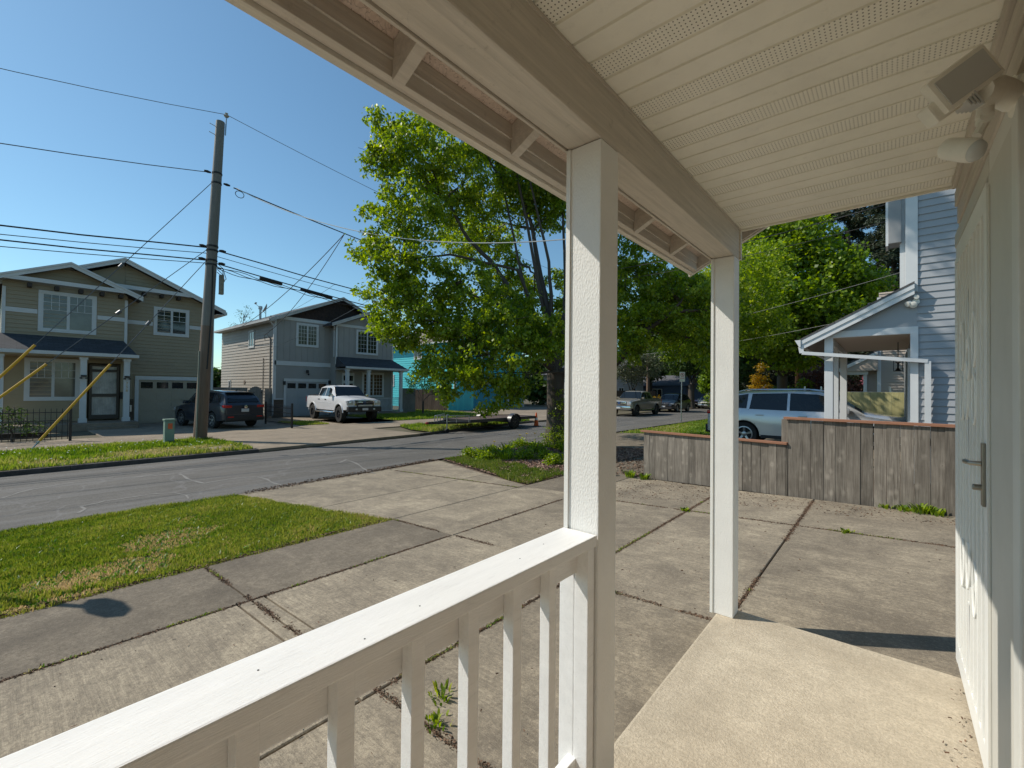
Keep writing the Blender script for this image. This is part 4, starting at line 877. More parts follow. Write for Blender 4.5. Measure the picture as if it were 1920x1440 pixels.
board_fence(fe,(-3.56,8.05),(-1.16,7.69),.615,M_fence,.125,zb=lambda x: zn(x)-.01,capm=M_cap,seed=3,jit=.003,w=None or .125) if False else board_fence(fe,(-3.56,8.05),(-1.16,7.69),.615,M_fence,w=.125,zb=lambda x: zn(x)-.01,capm=M_cap,seed=3)
board_fence(fe,(-1.155,7.69),(1.9,7.28),.995,M_fence,w=.14,zb=lambda x: zn(x)-.01,capm=M_cap,seed=5)
part('fence_post', MB().box(-1.25,-1.165,7.76,7.85,-.2,.99), M_fence, fe); part('fence_post', MB().box(-3.56,-3.47,8.09,8.18,-.3,.60), M_fence, fe)
yf = thing('yellow_green_fence','yellow green treated pine fence behind the silver suv','fence',(-1,17.6,-.1))
board_fence(yf,(-2.6,17.6),(.5,17.6),1.43,M_yfence,w=.15,zb=lambda x:-.1,seed=2)
gf = thing('grey_side_fence','grey painted fence with arched gate between the tan and grey houses','fence',(-30,9.7,-.46))
board_fence(gf,(-29.8,7.9),(-29.8,10.1),1.36,M_grfence,w=.14,seed=4); board_fence(gf,(-29.6,11.0),(-29.6,11.45),1.3,M_grfence,w=.14,seed=5)
for i in range(8):
    y=10.14+.105*i; z=1.18+.26*math.sin(math.pi*(i+.5)/8); part('gate_board', MB().box(-29.82,-29.78,y,y+.098,-.40,z), M_grfence, gf)
part('latch', MB().box(-29.77,-29.74,10.85,10.95,1.05,1.12), M_black, gf)
pf_ = thing('pale_side_fence','pale weathered fence panel beside the grey house porch','fence',(-30,20.5,-.46)); board_fence(pf_,(-28.0,19.95),(-28.0,21.3),1.42,M_grfence,w=.14,seed=6)
bf = thing('brown_side_fence','dark brown weathered fence in front of the turquoise house','fence',(-29,24,-.46)); board_fence(bf,(-31.6,23.6),(-28.0,24.6),1.35,M_brfence,w=.15,seed=7); 
tf = thing('turquoise_side_fence','turquoise painted fence panel at the corner of the turquoise house','fence',(-29,26,-.46)); board_fence(tf,(-27.95,24.65),(-28.6,28.2),1.35,M_tq,w=.15,seed=8)
ff = thing('far_grey_fence','grey plank fence far down the street behind the pale pickup','fence',(-20,44,-.46)); board_fence(ff,(-19.5,38),(-19.5,47),1.4,M_brfence,w=.3,seed=9)
# black iron fences
def iron(name,label,p0,p1,z0,z1,n,posts=True):
    r=thing(name,label,'fence',(p0[0],p0[1],-.46)); p0=Vector((*p0,0)); p1=Vector((*p1,0))
    for z in (z0+.1,z1-.12,(z0+z1)/2+.12): mb=MB(); mb.bar(p0+Vector((0,0,z)),p1+Vector((0,0,z)),.03,.03); part('rail', mb, M_black, r)
    me=MB().tube([(0,0,0),(0,0,z1-z0-.03),(0,0,z1-z0+.03)],[.010,.010,.001],6).mesh('picket'); me.materials.append(M_black)
    for i in range(n): q=p0.lerp(p1,(i+.5)/n); inst('picket', me, r, (q.x,q.y,z0))
    for q in (p0,p1): part('fence_post', MB().box(q.x-.035,q.x+.035,q.y-.035,q.y+.035,-.46,z1+.12), M_black, r)
    return r
iron('iron_fence','black iron picket fence before the tan house porch and rose bed',(-20.9,-2.2),(-20.9,1.72),-.40,.62,30)
iron('iron_gate_panel','black iron fence panel beside the dark suv in the driveway',(-23.9,8.95),(-20.7,8.87),-.38,.55,24)
part('post_cap', MB().box(-20.94,-20.86,1.68,1.76,.741,.76), M_black, bpy.data.objects['iron_fence'])
# ------------------------------------------------------------------ vehicles
M_tyre = mat('tyre_rubber', (.018,.018,.018), .85, .2, 20); M_rim = mat('alloy_rim', (.38,.38,.39), .3, .1, 5, metal=.8); M_rimd = mat('dark_rim', (.06,.06,.065), .35, .1, 5, metal=.6)
M_cglass = mat('car_glass', (.010,.014,.018), .05, .1, spec=.5); M_chrome = mat('chrome_trim', (.6,.6,.6), .12, .05, metal=1.0)
M_redl = mat('red_tail_light', (.45,.01,.01), .2, .1); M_headl = mat('headlight_glass', (.5,.52,.55), .12, .1, metal=.4); M_plate = mat('licence_plate', (.55,.57,.58), .5, .15, 40); M_plastic = mat('black_plastic', (.02,.02,.021), .6, .1)
def paint(name, c, rough=.28, metal=0, flake=0): return mat(name, c, rough, .03, 1.2, metal=metal, coat=.8)
def car_body(st, W, arches, m, root, nm='body'):
    """st: stations (x, z_low, z_belt, z_top, w_low, w_belt, w_top); symmetric loft along x"""
    V=[]; F=[]; k=None
    for (x,zl,zb,zt,wl,wb,wt) in st:
        half=[(0,zl),(wl*.8,zl),(wl,zl+.06),(wb,zl+(zb-zl)*.45),(wb,zl+(zb-zl)*.78),(wb*.965,zb),(wt+.03,max(zb+.001,zt-.06)),(wt-.08,zt-.008),(wt*.5,zt+.012),(0,zt+.016)]
        ring_=[(x,y,z) for y,z in half]+[(x,-y,z) for y,z in half[-2:0:-1]]; k=len(ring_); V+=ring_
    n=len(st)
    for i in range(n-1):
        for j in range(k): F.append((i*k+j,i*k+(j+1)%k,(i+1)*k+(j+1)%k,(i+1)*k+j))
    F += [tuple(range(k))[::-1], tuple(range((n-1)*k,n*k))]
    mb=MB(); mb.add(V,F); me=mb.mesh(nm); me.materials.append(m); me.materials.append(M_plastic)
    o=bpy.data.objects.new(nm,me); link(o)
    cut=MB()
    for (x,z,r) in arches:
        for s in (-1,1):
            a,b=sorted((s*(W/2-.34),s*(W/2+.3))); cut.lathe((x,a,z),(0,1,0),[(r,0),(r,b-a)],28)
    cme=cut.mesh('cut'); cme.materials.append(M_plastic); co=bpy.data.objects.new('cut',cme); link(co)
    md=o.modifiers.new('b','BOOLEAN'); md.operation='DIFFERENCE'; md.object=co; md.solver='EXACT'; md.material_mode='TRANSFER'
    dg=bpy.context.evaluated_depsgraph_get(); me2=bpy.data.meshes.new_from_object(o.evaluated_get(dg)); o.modifiers.clear(); o.data=me2
    bpy.data.objects.remove(co); me2.name=nm
    me2.polygons.foreach_set('use_smooth',[True]*len(me2.polygons)); me2.set_sharp_from_angle(angle=R(28)); o.parent=root; return o
def st_at(st, x):
    st=sorted(st); 
    for a,b in zip(st,st[1:]):
        if a[0]<=x<=b[0]:
            t=(x-a[0])/max(1e-6,b[0]-a[0]); return [a[i]+(b[i]-a[i])*t for i in range(7)]
    return list(st[0] if x<st[0][0] else st[-1])
def side_y(st, x, z):
    _,zl,zb,zt,wl,wb,wt=st_at(st,x)
    if z<=zb: 
        zm=zl+(zb-zl)*.78; return wb if z<=zm else wb+(wb*.965-wb)*(z-zm)/max(.01,zb-zm)
    t=min(1,(z-zb)/max(.05,(zt-.06)-zb)); return wb*.965+(wt+.03-wb*.965)*t
def side_panel(name, st, poly, m, root, off=.008, both=True):
    xs_=sorted(set([p[0] for p in poly]+list(np.linspace(min(p[0] for p in poly)+.001,max(p[0] for p in poly)-.001,12)))); n=len(poly); cols=[]
    for x in xs_:
        zz=[]
        for i in range(n):
            (x1,z1),(x2,z2)=poly[i],poly[(i+1)%n]
            if min(x1,x2)-1e-6<=x<=max(x1,x2)+1e-6: zz += [z1,z2] if abs(x2-x1)<1e-6 else [z1+(z2-z1)*(x-x1)/(x2-x1)]
        cols.append((x,min(zz),max(zz)))
    K=5
    for s in ((1,-1) if both else (1,)):
        V=[]; F=[]
        for d in (off,off-.03):
            for x,a,b in cols:
                for j in range(K): z=a+(b-a)*j/(K-1); V.append((x,s*(side_y(st,x,z)+d),z))
        M_=len(cols)
        for i in range(M_-1):
            for j in range(K-1): a=i*K+j; F.append((a,a+1,a+K+1,a+K)); o=M_*K; F.append((o+a,o+a+K,o+a+K+1,o+a+1))
            for j in (0,K-1): a=i*K+j; o=M_*K; F.append((a,a+K,o+a+K,o+a))
        for i in (0,M_-1):
            for j in range(K-1): a=i*K+j; o=M_*K; F.append((a,a+1,o+a+1,o+a))
        mb=MB(); mb.add(V,F); part(name, mb, m, root, local=True)
def seam(root, st, pts, m=None, w=.012):
    for s in (1,-1):
        mb=MB(); P=[Vector((x,s*(side_y(st,x,z)+.002),z)) for x,z in pts]
        for a,b in zip(P,P[1:]): mb.bar(a,b,w,.004,up=(0,s,0))
        part('door_seam', mb, m or M_plastic, root, local=True)
def wheel(root, x, y, r, w, rim=M_rim, spokes=5, rr=.66):
    s=1 if y>0 else -1
    mb=MB(); mb.lathe((x,y-s*w/2,r),(0,s,0),[(r*rr,0),(r*.93,0),(r,w*.12),(r,w*.88),(r*.95,w),(r*rr,w),(r*rr,w*.8)],30)
    ty=part('wheel', mb, M_tyre, root, local=True, smooth=40)
    mb=MB(); mb.lathe((x,y-s*w/2,r),(0,s,0),[(r*rr*.3,w*.3),(r*rr-.002,w*.35),(r*rr-.002,w*.97),(r*rr-.03,w*.99),(r*rr-.04,w*.6),(.02,w*.55)],30)
    mb.lathe((x,y-s*w/2,r),(0,s,0),[(.07,w*.6),(.07,w*.9),(.05,w*.93)],12)
    for k in range(spokes):
        a=2*math.pi*k/spokes+.3; d=Vector((math.cos(a),0,math.sin(a))); p0=Vector((x,y+s*w*.30,r))+d*.05; p1=Vector((x,y+s*w*.40,r))+d*(r*rr-.02); mb.bar(p0,p1,.055,.03,up=(0,1,0))
    part('rim', mb, rim, ty, local=True, smooth=40)
def quadpart(name, P, m, root, th=.008, label=None):
    P=[Vector(p) for p in P]; n=(P[1]-P[0]).cross(P[2]-P[0]).normalized(); mb=MB(); mb.prism([p+n*th for p in P], -n*th*2.0); return part(name, mb, m, root, local=True, label=label)
def boxp(name, x0,x1,y0,y1,z0,z1, m, root, bev=.01, mirror=False, smooth=40):
    for s in ((1,-1) if mirror else (1,)):
        a,b=sorted((s*y0,s*y1)); part(name, MB().box(x0,x1,a,b,z0,z1), m, root, local=True, bevel=bev, smooth=smooth if bev else None)
def mirrors(root, x, y, z, m): 
    for s in (1,-1):
        mb=MB(); a,b=sorted((s*y,s*(y+.20))); mb.box(x-.06,x+.06,a,b,z,z+.15); part('mirror', mb, m, root, local=True, bevel=.025, smooth=40)

def suv(name,label,loc,rz,m,L_=4.6,Wd=1.86,H=1.68,group=None,rim=M_rim,rails=False,cat='suv'):
    t=thing(name,label,cat,loc,rz,group); k=L_/4.6; h=H/1.68; w=Wd/2
    st=[(-2.28,.42,.62,.66,.78,.80,.70),(-2.26,.36,.98,1.02,w*.93,w*.93,w*.80),(-2.18,.33,1.06,1.14,w*.97,w*.97,w*.82),(-2.02,.30,1.09,1.42,w*.98,w*.99,w*.76),(-1.78,.28,1.09,1.585,w,w,w*.70),(-1.2,.27,1.08,1.655,w,w*1.0,w*.72),(-.3,.26,1.05,1.68,w,w,w*.73),(.35,.26,1.02,1.64,w,w,w*.73),(.62,.26,1.01,1.55,w,w,w*.73),(1.22,.26,1.00,1.10,w,w,w*.80),(1.40,.27,.98,1.05,w,w,w*.80),(1.95,.28,.90,.98,w*.98,w*.98,w*.74),(2.18,.30,.80,.86,w*.90,w*.90,w*.66),(2.30,.36,.60,.64,w*.74,w*.76,w*.56)]
    st=[(a*k,b*h,c*h,d*h,e,f,g_) for a,b,c,d,e,f,g_ in st]
    R_=.36*h; xf,xr=1.40*k,-1.32*k
    car_body(st,Wd,[(xf,R_,R_*1.16),(xr,R_,R_*1.16)],m,t)
    for x in (xf,xr):
        for s in (1,-1): wheel(t,x,s*(w-.11),R_,.22,rim)
    S_=lambda pts:[(x*k,z*h) for x,z in pts]
    side_panel('side_window',st,S_([(-.28,1.10),(-.28,1.60),(.30,1.57),(.62,1.47),(1.05,1.10)]),M_cglass,t); side_panel('side_window',st,S_([(-1.20,1.12),(-1.15,1.575),(-.34,1.60),(-.34,1.10)]),M_cglass,t); side_panel('side_window',st,S_([(-1.88,1.17),(-1.68,1.48),(-1.25,1.57),(-1.27,1.13)]),M_cglass,t)
    a=st_at(st,.66*k); b=st_at(st,1.20*k); quadpart('windscreen',[(1.19*k,-w*.80,1.10*h),(1.19*k,w*.80,1.10*h),(.66*k,w*.70,1.535*h),(.66*k,-w*.70,1.535*h)],M_cglass,t,.034)
    quadpart('rear_window',[(-2.17*k,w*.74,1.16*h),(-2.17*k,-w*.74,1.16*h),(-1.86*k,-w*.66,1.54*h),(-1.86*k,w*.66,1.54*h)],M_cglass,t,.034)
    seam(t,st,S_([(-.31,.36),(-.31,1.6)])); seam(t,st,S_([(.98,.42),(1.05,1.08)])); seam(t,st,S_([(-1.05,.66),(-1.22,1.1)])); seam(t,st,S_([(-.95,.36),(.95,.36)]))
    for x in (.0,-.95): 
        for s in (1,-1): part('door_handle', MB().box((x-.09)*k,(x+.09)*k,*sorted((s*(w-.006),s*(w+.022))),.93*h,.965*h), m, t, local=True, bevel=.006)
    boxp('tail_light',-2.27*k,-2.06*k,w*.60,w*.965,.93*h,1.04*h,M_redl,t,.012,True); boxp('head_light',2.02*k,2.22*k,w*.58,w*.93,.72*h,.84*h,M_headl,t,.015,True)
    boxp('grille',2.20*k,2.31*k,-w*.48,w*.48,.50*h,.76*h,M_plastic,t,.01); boxp('rear_bumper',-2.33*k,-2.15*k,-w*.92,w*.92,.34*h,.60*h,M_plastic,t,.03); boxp('front_bumper',2.1*k,2.33*k,-w*.8,w*.8,.30*h,.44*h,M_plastic,t,.03)
    boxp('bumper_reflector',-2.345*k,-2.30*k,w*.55,w*.82,.50*h,.55*h,M_redl,t,.004,True)
    boxp('licence_plate',-2.315*k,-2.285*k,-.16,.16,.74*h,.88*h,M_plate,t,.003); boxp('licence_plate',2.315*k,2.335*k,-.16,.16,.47*h,.58*h,M_plate,t,.003)
    boxp('rear_spoiler',-1.98*k,-1.72*k,-w*.66,w*.66,1.59*h,1.625*h,m,t,.01); mirrors(t,.88*k,w*.93,1.06*h,m)
    for s in (1,-1): part('sill_trim', MB().box(-.92*k,.98*k,*sorted((s*(w-.03),s*(w+.012))),.27*h,.36*h), M_plastic, t, local=True, bevel=.01)
    if rails:
        for s in (1,-1): mb=MB(); mb.tube([(-1.55*k,s*w*.66,1.63*h),(-1.3*k,s*w*.68,1.70*h),(.1*k,s*w*.69,1.715*h),(.4*k,s*w*.68,1.66*h)],.018,6); part('roof_rail', mb, M_chrome, t, local=True, smooth=40)
    return t
def pickup(name,label,loc,rz,m,lift=0.0,group=None,Wd=2.0,rim=M_rimd,bull=False,H=1.92):
    t=thing(name,label,'pickup truck',loc,rz,group); w=Wd/2; q=lift
    st=[(-2.88,.62,1.18,1.22,w*.93,w*.95,w*.86),(-2.84,.55,1.30,1.33,w*.98,w*.98,w*.9),(-1.25,.52,1.31,1.34,w,w,w*.92),(-1.12,.52,1.31,1.40,w,w,w*.86),(-.98,.50,1.30,1.86,w,w,w*.74),(-.5,.50,1.28,1.93,w,w,w*.75),(.35,.50,1.26,1.93,w,w,w*.75),(.60,.50,1.25,1.86,w,w,w*.75),(1.18,.50,1.25,1.34,w,w,w*.86),(1.35,.52,1.23,1.30,w,w,w*.86),(2.55,.56,1.14,1.22,w,w*.99,w*.84),(2.78,.58,1.08,1.16,w*.96,w*.95,w*.82),(2.86,.62,.98,1.04,w*.92,w*.92,w*.8)]
    st=[(a,b+q,c+q,d+q,e,f,g_) for a,b,c,d,e,f,g_ in st]; R_=.41+q*.25; xf,xr=1.95,-1.75
    car_body(st,Wd,[(xf,R_+q*.6,.52),(xr,R_+q*.6,.52)],m,t)
    for x in (xf,xr):
        for s in (1,-1): wheel(t,x,s*(w-.12),R_,.28,rim,6,.58)
    Q=lambda pts:[(x,z+q) for x,z in pts]
    side_panel('side_window',st,Q([(-.02,1.33),(-.02,1.80),(.42,1.80),(.62,1.72),(1.02,1.33)]),M_cglass,t); side_panel('side_window',st,Q([(-.92,1.34),(-.86,1.78),(-.10,1.80),(-.10,1.33)]),M_cglass,t)
    quadpart('windscreen',[(1.16,-w*.84,1.335+q),(1.16,w*.84,1.335+q),(.64,w*.72,1.845+q),(.64,-w*.72,1.845+q)],M_cglass,t,.034)
    quadpart('rear_window',[(-1.10,w*.6,1.45+q),(-1.10,-w*.6,1.45+q),(-.99,-w*.55,1.80+q),(-.99,w*.55,1.80+q)],M_cglass,t,.034)
    seam(t,st,Q([(-.06,.60),(-.06,1.85)])); seam(t,st,Q([(1.02,.60),(1.05,1.30)])); seam(t,st,Q([(-1.02,.60),(-1.02,1.30)])); seam(t,st,Q([(-1.10,.60),(-1.10,1.33)]),None,.02); seam(t,st,Q([(-.95,.95),(.95,.95)]),m,.03)
    for x in (.12,-.82):
        for s in (1,-1): part('door_handle', MB().box(x-.1,x+.1,*sorted((s*(w-.006),s*(w+.025))),1.12+q,1.16+q), M_plastic, t, local=True, bevel=.006)
    part('truck_bed', MB().box(-2.78,-1.2,-w*.84,w*.84,1.345+q,1.365+q), M_plastic, t, local=True)
    boxp('grille',2.83,2.90,-w*.56,w*.56,.86+q,1.14+q,M_chrome,t,.02); boxp('grille_slot',2.895,2.91,-w*.5,w*.5,.90+q,.96+q,M_plastic,t,.004); boxp('grille_slot',2.895,2.91,-w*.5,w*.5,1.04+q,1.09+q,M_plastic,t,.004)
    boxp('head_light',2.66,2.87,w*.60,w*.95,.88+q,1.12+q,M_headl,t,.03,True); boxp('tail_light',-2.90,-2.80,w*.86,w*.985,.95+q,1.25+q,M_redl,t,.01,True)
    mb=MB(); mb.lathe((2.90,0,1.0+q),(1,0,0),[(.10,0),(.10,.012),(.08,.018)],20); part('badge', mb, mat('blue_oval_badge',(.03,.07,.18),.3), t, local=True, smooth=40)
    boxp('front_bumper',2.72,3.0,-w*.95,w*.95,.52+q,.80+q,M_plastic if bull else M_chrome,t,.04); boxp('rear_bumper',-3.0,-2.82,-w*.9,w*.9,.55+q,.72+q,M_chrome,t,.03)
    boxp('licence_plate',3.0,3.012,-.16,.16,.60+q,.72+q,M_plate,t,.002)
    if bull:
        boxp('light_bar',3.0,3.05,-.38,.38,.83+q,.90+q,mat('led_bar',(.5,.5,.45),.3),t,.01)
        mb=MB(); mb.tube([(2.98,-.45,.8+q),(3.02,-.45,1.0+q),(3.02,.45,1.0+q),(2.98,.45,.8+q)],.03,8); part('bull_bar', mb, M_plastic, t, local=True, smooth=40)
        boxp('fog_light',3.0,3.03,.45,.55,.62+q,.70+q,M_headl,t,.008,True)
    for s in (1,-1): mb=MB(); mb.tube([(-1.15,s*(w+.02),.47+q*.7),(1.35,s*(w+.02),.47+q*.7)],.055,8); part('running_board', mb, M_chrome, t, local=True, smooth=40)
    for s in (1,-1):
        for x in (xf,xr):
            mb=MB(); pts=[(x+.55*math.cos(a),s*(w+.012),R_+q*.6+.545*math.sin(a)) for a in np.linspace(.12,math.pi-.12,12)]; mb.tube(pts,.035,6); part('wheel_arch_flare', mb, m, t, local=True, smooth=50)
    mirrors(t,.98,w*.95,1.30+q,M_chrome if bull else m); return t
zs=-.455
dk=suv('parked_suv','dark navy suv parked nose in at the tan house garage, seen from behind',(-24.25,6.95,zs),R(180+11),paint('dark_navy_paint',(.012,.018,.032)),4.55,1.84,1.68)
mb=MB(); mb.lathe((-2.325,0,.97),(-1,0,0),[(.075,0),(.075,.01),(.062,.014)],20); mb.bar((-2.34,-.06,1.0),(-2.34,0,.965),.02,.01,up=(1,0,0)); mb.bar((-2.34,0,.965),(-2.34,.06,1.0),.02,.01,up=(1,0,0)); part('badge', mb, M_chrome, dk, local=True, smooth=40)
mb=MB(); mb.prism([(-1.6,-.01,1.66),(-1.45,-.01,1.68),(-1.62,-.01,1.76)],(0,.02,0)); part('antenna_fin', mb, M_plastic, dk, local=True)
pickup('parked_pickup','lifted white crew cab pickup with black bull bar before the grey house',(-24.45,13.30,zs),R(-5),paint('white_truck_paint',(.74,.74,.75)),.06,bull=True)
suv('parked_suv','silver blue suv parked side on behind the cedar fence',(-1.80,15.15,-.17),R(0),paint('silver_blue_paint',(.56,.58,.60),.25,.4),5.0,1.9,1.62,rails=True)
pickup('parked_pickup','khaki beige pickup parked at the far kerb down the street',(-15.55,33.6,-.55),R(-90),paint('khaki_paint',(.20,.175,.13)),.0)
suv('parked_suv','black suv with bright headlights parked behind the khaki pickup',(-15.75,42.2,-.55),R(-90),paint('black_paint',(.012,.012,.014)),4.7,1.9,1.72)
# far white sedan and red car
def sedan(name,label,loc,rz,m):
    t=thing(name,label,'car',loc,rz); w=.9
    st=[(-2.4,.45,.78,.84,w*.8,w*.85,w*.7),(-2.3,.30,.90,.95,w*.96,w*.96,w*.78),(-1.5,.27,.94,1.0,w,w,w*.78),(-.95,.25,.94,1.38,w,w,w*.68),(-.2,.25,.93,1.43,w,w,w*.70),(.35,.25,.92,1.38,w,w,w*.70),(1.0,.25,.90,.98,w,w,w*.80),(2.1,.28,.80,.87,w*.97,w*.97,w*.78),(2.35,.34,.62,.70,w*.86,w*.88,w*.7)]
    car_body(st,1.8,[(1.45,.32,.37),(-1.4,.32,.37)],m,t)
    for x in (1.45,-1.4):
        for s in (1,-1): wheel(t,x,s*.80,.32,.2)
    side_panel('side_window',st,[(-.22,.97),(-.22,1.36),(.28,1.33),(.85,.97)],M_cglass,t); side_panel('side_window',st,[(-1.2,.98),(-.92,1.30),(-.28,1.36),(-.28,.97)],M_cglass,t)
    quadpart('windscreen',[(1.0,-w*.78,.985),(1.0,w*.78,.985),(.37,w*.68,1.365),(.37,-w*.68,1.365)],M_cglass,t,.034)
    boxp('head_light',2.22,2.37,.5,.8,.60,.70,M_headl,t,.01,True); boxp('grille',2.3,2.38,-.42,.42,.50,.68,M_plastic,t,.01); boxp('front_bumper',2.28,2.42,-.82,.82,.34,.50,M_chrome,t,.02); boxp('licence_plate',2.42,2.435,-.16,.16,.40,.50,M_plate,t,.002); mirrors(t,.75,.85,.95,m); return t
sedan('parked_car','old cream white car with blue front plate far down the street',(-15.9,53.5,-.55),R(-80),paint('cream_white_paint',(.62,.61,.56)))
sedan('parked_car','dark red car with raised bonnet shaded under trees far down the street',(-19.6,55.0,-.5),R(-20),paint('dark_red_paint',(.10,.01,.01)))
suv('parked_suv','white van like car roof showing above the silver suv',(-9.5,46,-.3),R(90),paint('white_van_paint',(.7,.7,.7)),4.8,1.9,1.85)

# ------------------------------------------------------------------ trailer
tr=thing('flatbed_trailer','empty black flatbed car trailer with round fenders parked at the far kerb','trailer',(-15.2,16.6,-.54),R(90))
# local: +x is street direction (towards rear of trailer), y left
M_tdeck=mat_fence('trailer_deck_wood',(.09,.065,.055),(.15,.11,.09),False,.1); M_tmet=mat('trailer_black_steel',(.03,.03,.033),.4,.2,8)
for i in range(9): part('deck_plank', MB().box(-2.6,2.0,-.86+.191*i,-.86+.191*i+.183,.50,.54), M_tdeck, tr, local=True)
for s in (-1,1): part('side_rail', MB().box(-2.65,2.05,*sorted((s*.87,s*.93)),.42,.56), M_tmet, tr, local=True)
for x in (-2.7,2.06): part('cross_member', MB().box(x,x+.05,-.93,.93,.42,.555), M_tmet, tr, local=True)
mb=MB(); mb.bar((-2.7,.75,.44),(-4.1,.0,.44),.08,.1); mb.bar((-2.7,-.75,.44),(-4.1,.0,.44),.08,.1); mb.box(-4.35,-4.05,-.05,.05,.40,.5); part('tongue', mb, M_tmet, tr, local=True)
mb=MB(); mb.lathe((-4.35,0,.45),(-1,0,0),[(.05,0),(.06,.08),(.03,.13)],10); part('coupler', mb, mat('red_coupler',(.3,.04,.03),.5), tr, local=True)
mb=MB(); mb.tube([(-3.55,-.32,.08),(-3.55,-.32,.80)],.03,8); mb.tube([(-3.55,-.32,.8),(-3.45,-.32,.8)],.015,6); part('jack', mb, M_steel, tr, local=True, smooth=40); mb=MB(); mb.lathe((-3.55,-.39,.09),(0,1,0),[(.09,0),(.09,.14)],14); part('jack_wheel', mb, M_tyre, tr, local=True, smooth=40)
mb=MB(); 
for s in (-1,1): 
    mb.bar((-3.9,s*.1,.75),(-2.68,s*.85,.75),.03,.03)
    for x,y in ((-3.9,.1),(-3.2,.55),(-2.7,.84)): mb.bar((x,s*y,.45),(x,s*y,.75),.03,.03)
mb.bar((-3.9,-.1,.75),(-3.9,.1,.75),.03,.03); part('front_guard', mb, M_steel, tr, local=True)
for s in (-1,1):
    wheel(tr,.15,s*1.06,.34,.2,M_rimd,5,.6)
    mb=MB(); aa=np.linspace(.0,math.pi,13); P=[(.15+.42*math.cos(a),.36+.40*math.sin(a)) for a in aa]
    y0,y1=sorted((s*.94,s*1.19)); V=[(x,y0,z) for x,z in P]+[(x,y1,z) for x,z in P]+[(x*.985+.15*.015,y0,z-.012) for x,z in P]+[(x*.985+.15*.015,y1,z-.012) for x,z in P]; n=13
    F=[(i,i+1,n+i+1,n+i) for i in range(n-1)]+[(2*n+i,3*n+i,3*n+i+1,2*n+i+1) for i in range(n-1)]+[(i,2*n+i,2*n+i+1,i+1) for i in range(n-1)]+[(n+i,n+i+1,3*n+i+1,3*n+i) for i in range(n-1)]
    mb.add(V,F); part('fender', mb, mat('shiny_dark_fender',(.03,.03,.033),.38), tr, local=True, smooth=50)
mb=MB(); mb.box(.09,.21,-.95,.95,.30,.38); part('axle', mb, M_tmet, tr, local=True)
mb=MB(); mb.bar((2.08,-.8,.50),(2.35,-.8,.46),.06,.06); mb.bar((2.08,.8,.50),(2.35,.8,.46),.06,.06); part('tail_bar', mb, M_tmet, tr, local=True)
cn=thing('traffic_cone','orange traffic cone with white band at the rear of the trailer','cone',(-14.35,18.85,-.545))
mb=MB(); mb.box(-14.53,-14.17,18.67,19.03,-.545,-.515); part('base', mb, M_plastic, cn); mb=MB(); mb.lathe((-14.35,18.85,-.515),(0,0,1),[(.13,0),(.028,.70)],16); part('cone_body', mb, mat('orange_plastic',(.8,.12,.02),.5), cn, smooth=50)
mb=MB(); mb.lathe((-14.35,18.85,-.515),(0,0,1),[(.092,.30),(.071,.43)],16); part('band', mb, M_white, cn, smooth=50)

# ------------------------------------------------------------------ utility pole, wires, guys
M_polew=mat_beam('weathered_pole_wood',(.19,.125,.085),(14,14,.7),2.2,.7); M_wire=mat('black_cable',(.015,.015,.016),.6); M_wireg=mat('grey_wire',(.15,.155,.16),.4,metal=.5); M_yel=mat('yellow_guy_guard',(.75,.40,.02),.45,.05)
M_poleu=mat_beam('grey_pole_wood',(.21,.19,.165),(14,14,.7),2.2,.5)
po=thing('utility_pole','tall leaning wooden utility pole in the grass strip before the tan house','utility pole',(-18.05,4.66,-.5))
def pp(z): t=(z+.5)/11.3; return Vector((-18.05,4.66+.44*t,z))
mb=MB(); mb.tube([pp(-.6),pp(.2),pp(1.5),pp(3.5)],[.205,.20,.19,.18],18); part('lower_pole', mb, M_polew, po, smooth=60)
mb=MB(); mb.tube([pp(3.501),pp(6),pp(8.5),pp(10.78)],[.18,.165,.15,.135],18); part('upper_pole', mb, M_poleu, po, smooth=60)
mb=MB(); mb.tube([pp(10.35)+Vector((.05,.16,0)),pp(11.0)+Vector((.05,.16,0))],.022,6); mb.lathe(pp(11.0)+Vector((.05,.16,0)),(0,0,1),[(.05,0),(.09,.05),(.04,.1),(.06,.14),(.02,.16)],12); part('top_insulator', mb, M_steel, po, smooth=40)
for z in (10.55,10.25): mb=MB(); mb.tube([pp(z)+Vector((0,-.1,0)),pp(z)+Vector((0,-.32,.04))],.012,5); part('step_bolt', mb, M_steel, po)
mb=MB(); mb.bar((-17.83,4.5,-.45),(-17.86,4.55,2.6),.06,.04); part('ground_moulding', mb, mat('grey_green_conduit',(.14,.16,.13),.6), po)
mb=MB(); mb.box(-17.86,-17.70,5.08,5.20,4.62,5.30); part('terminal_box', mb, mat('rusty_grey_box',(.22,.20,.16),.6,.3,6), po, bevel=.01)
for z,w in ((6.3,.185),(6.15,.185),(5.8,.185),(5.65,.185),(8.9,.165),(8.55,.165)): mb=MB(); mb.lathe(pp(z),(0,0,1),[(w*.97,-.03),(w*.97,.03)],14); part('pole_band', mb, M_wire, po)
for z,s in ((8.85,-1),(8.6,1),(6.25,-1),(6.2,1),(5.8,-1),(5.75,1)): mb=MB(); mb.lathe(pp(z)+Vector((.06,s*.30,0)),(0,s,0),[(.03,-.1),(.05,0),(.03,.1)],8); part('insulator', mb, M_wire, po)
rs=random.Random(8); mb=MB()
for k in range(4): c=pp(5.4+.1*k)+Vector((.15,.15,0)); mb.tube([c,c+Vector((.05,.15,-.15)),c+Vector((.06,.10+.05*k,-.5)),c+Vector((.03,.05,-.75))],.012,4)
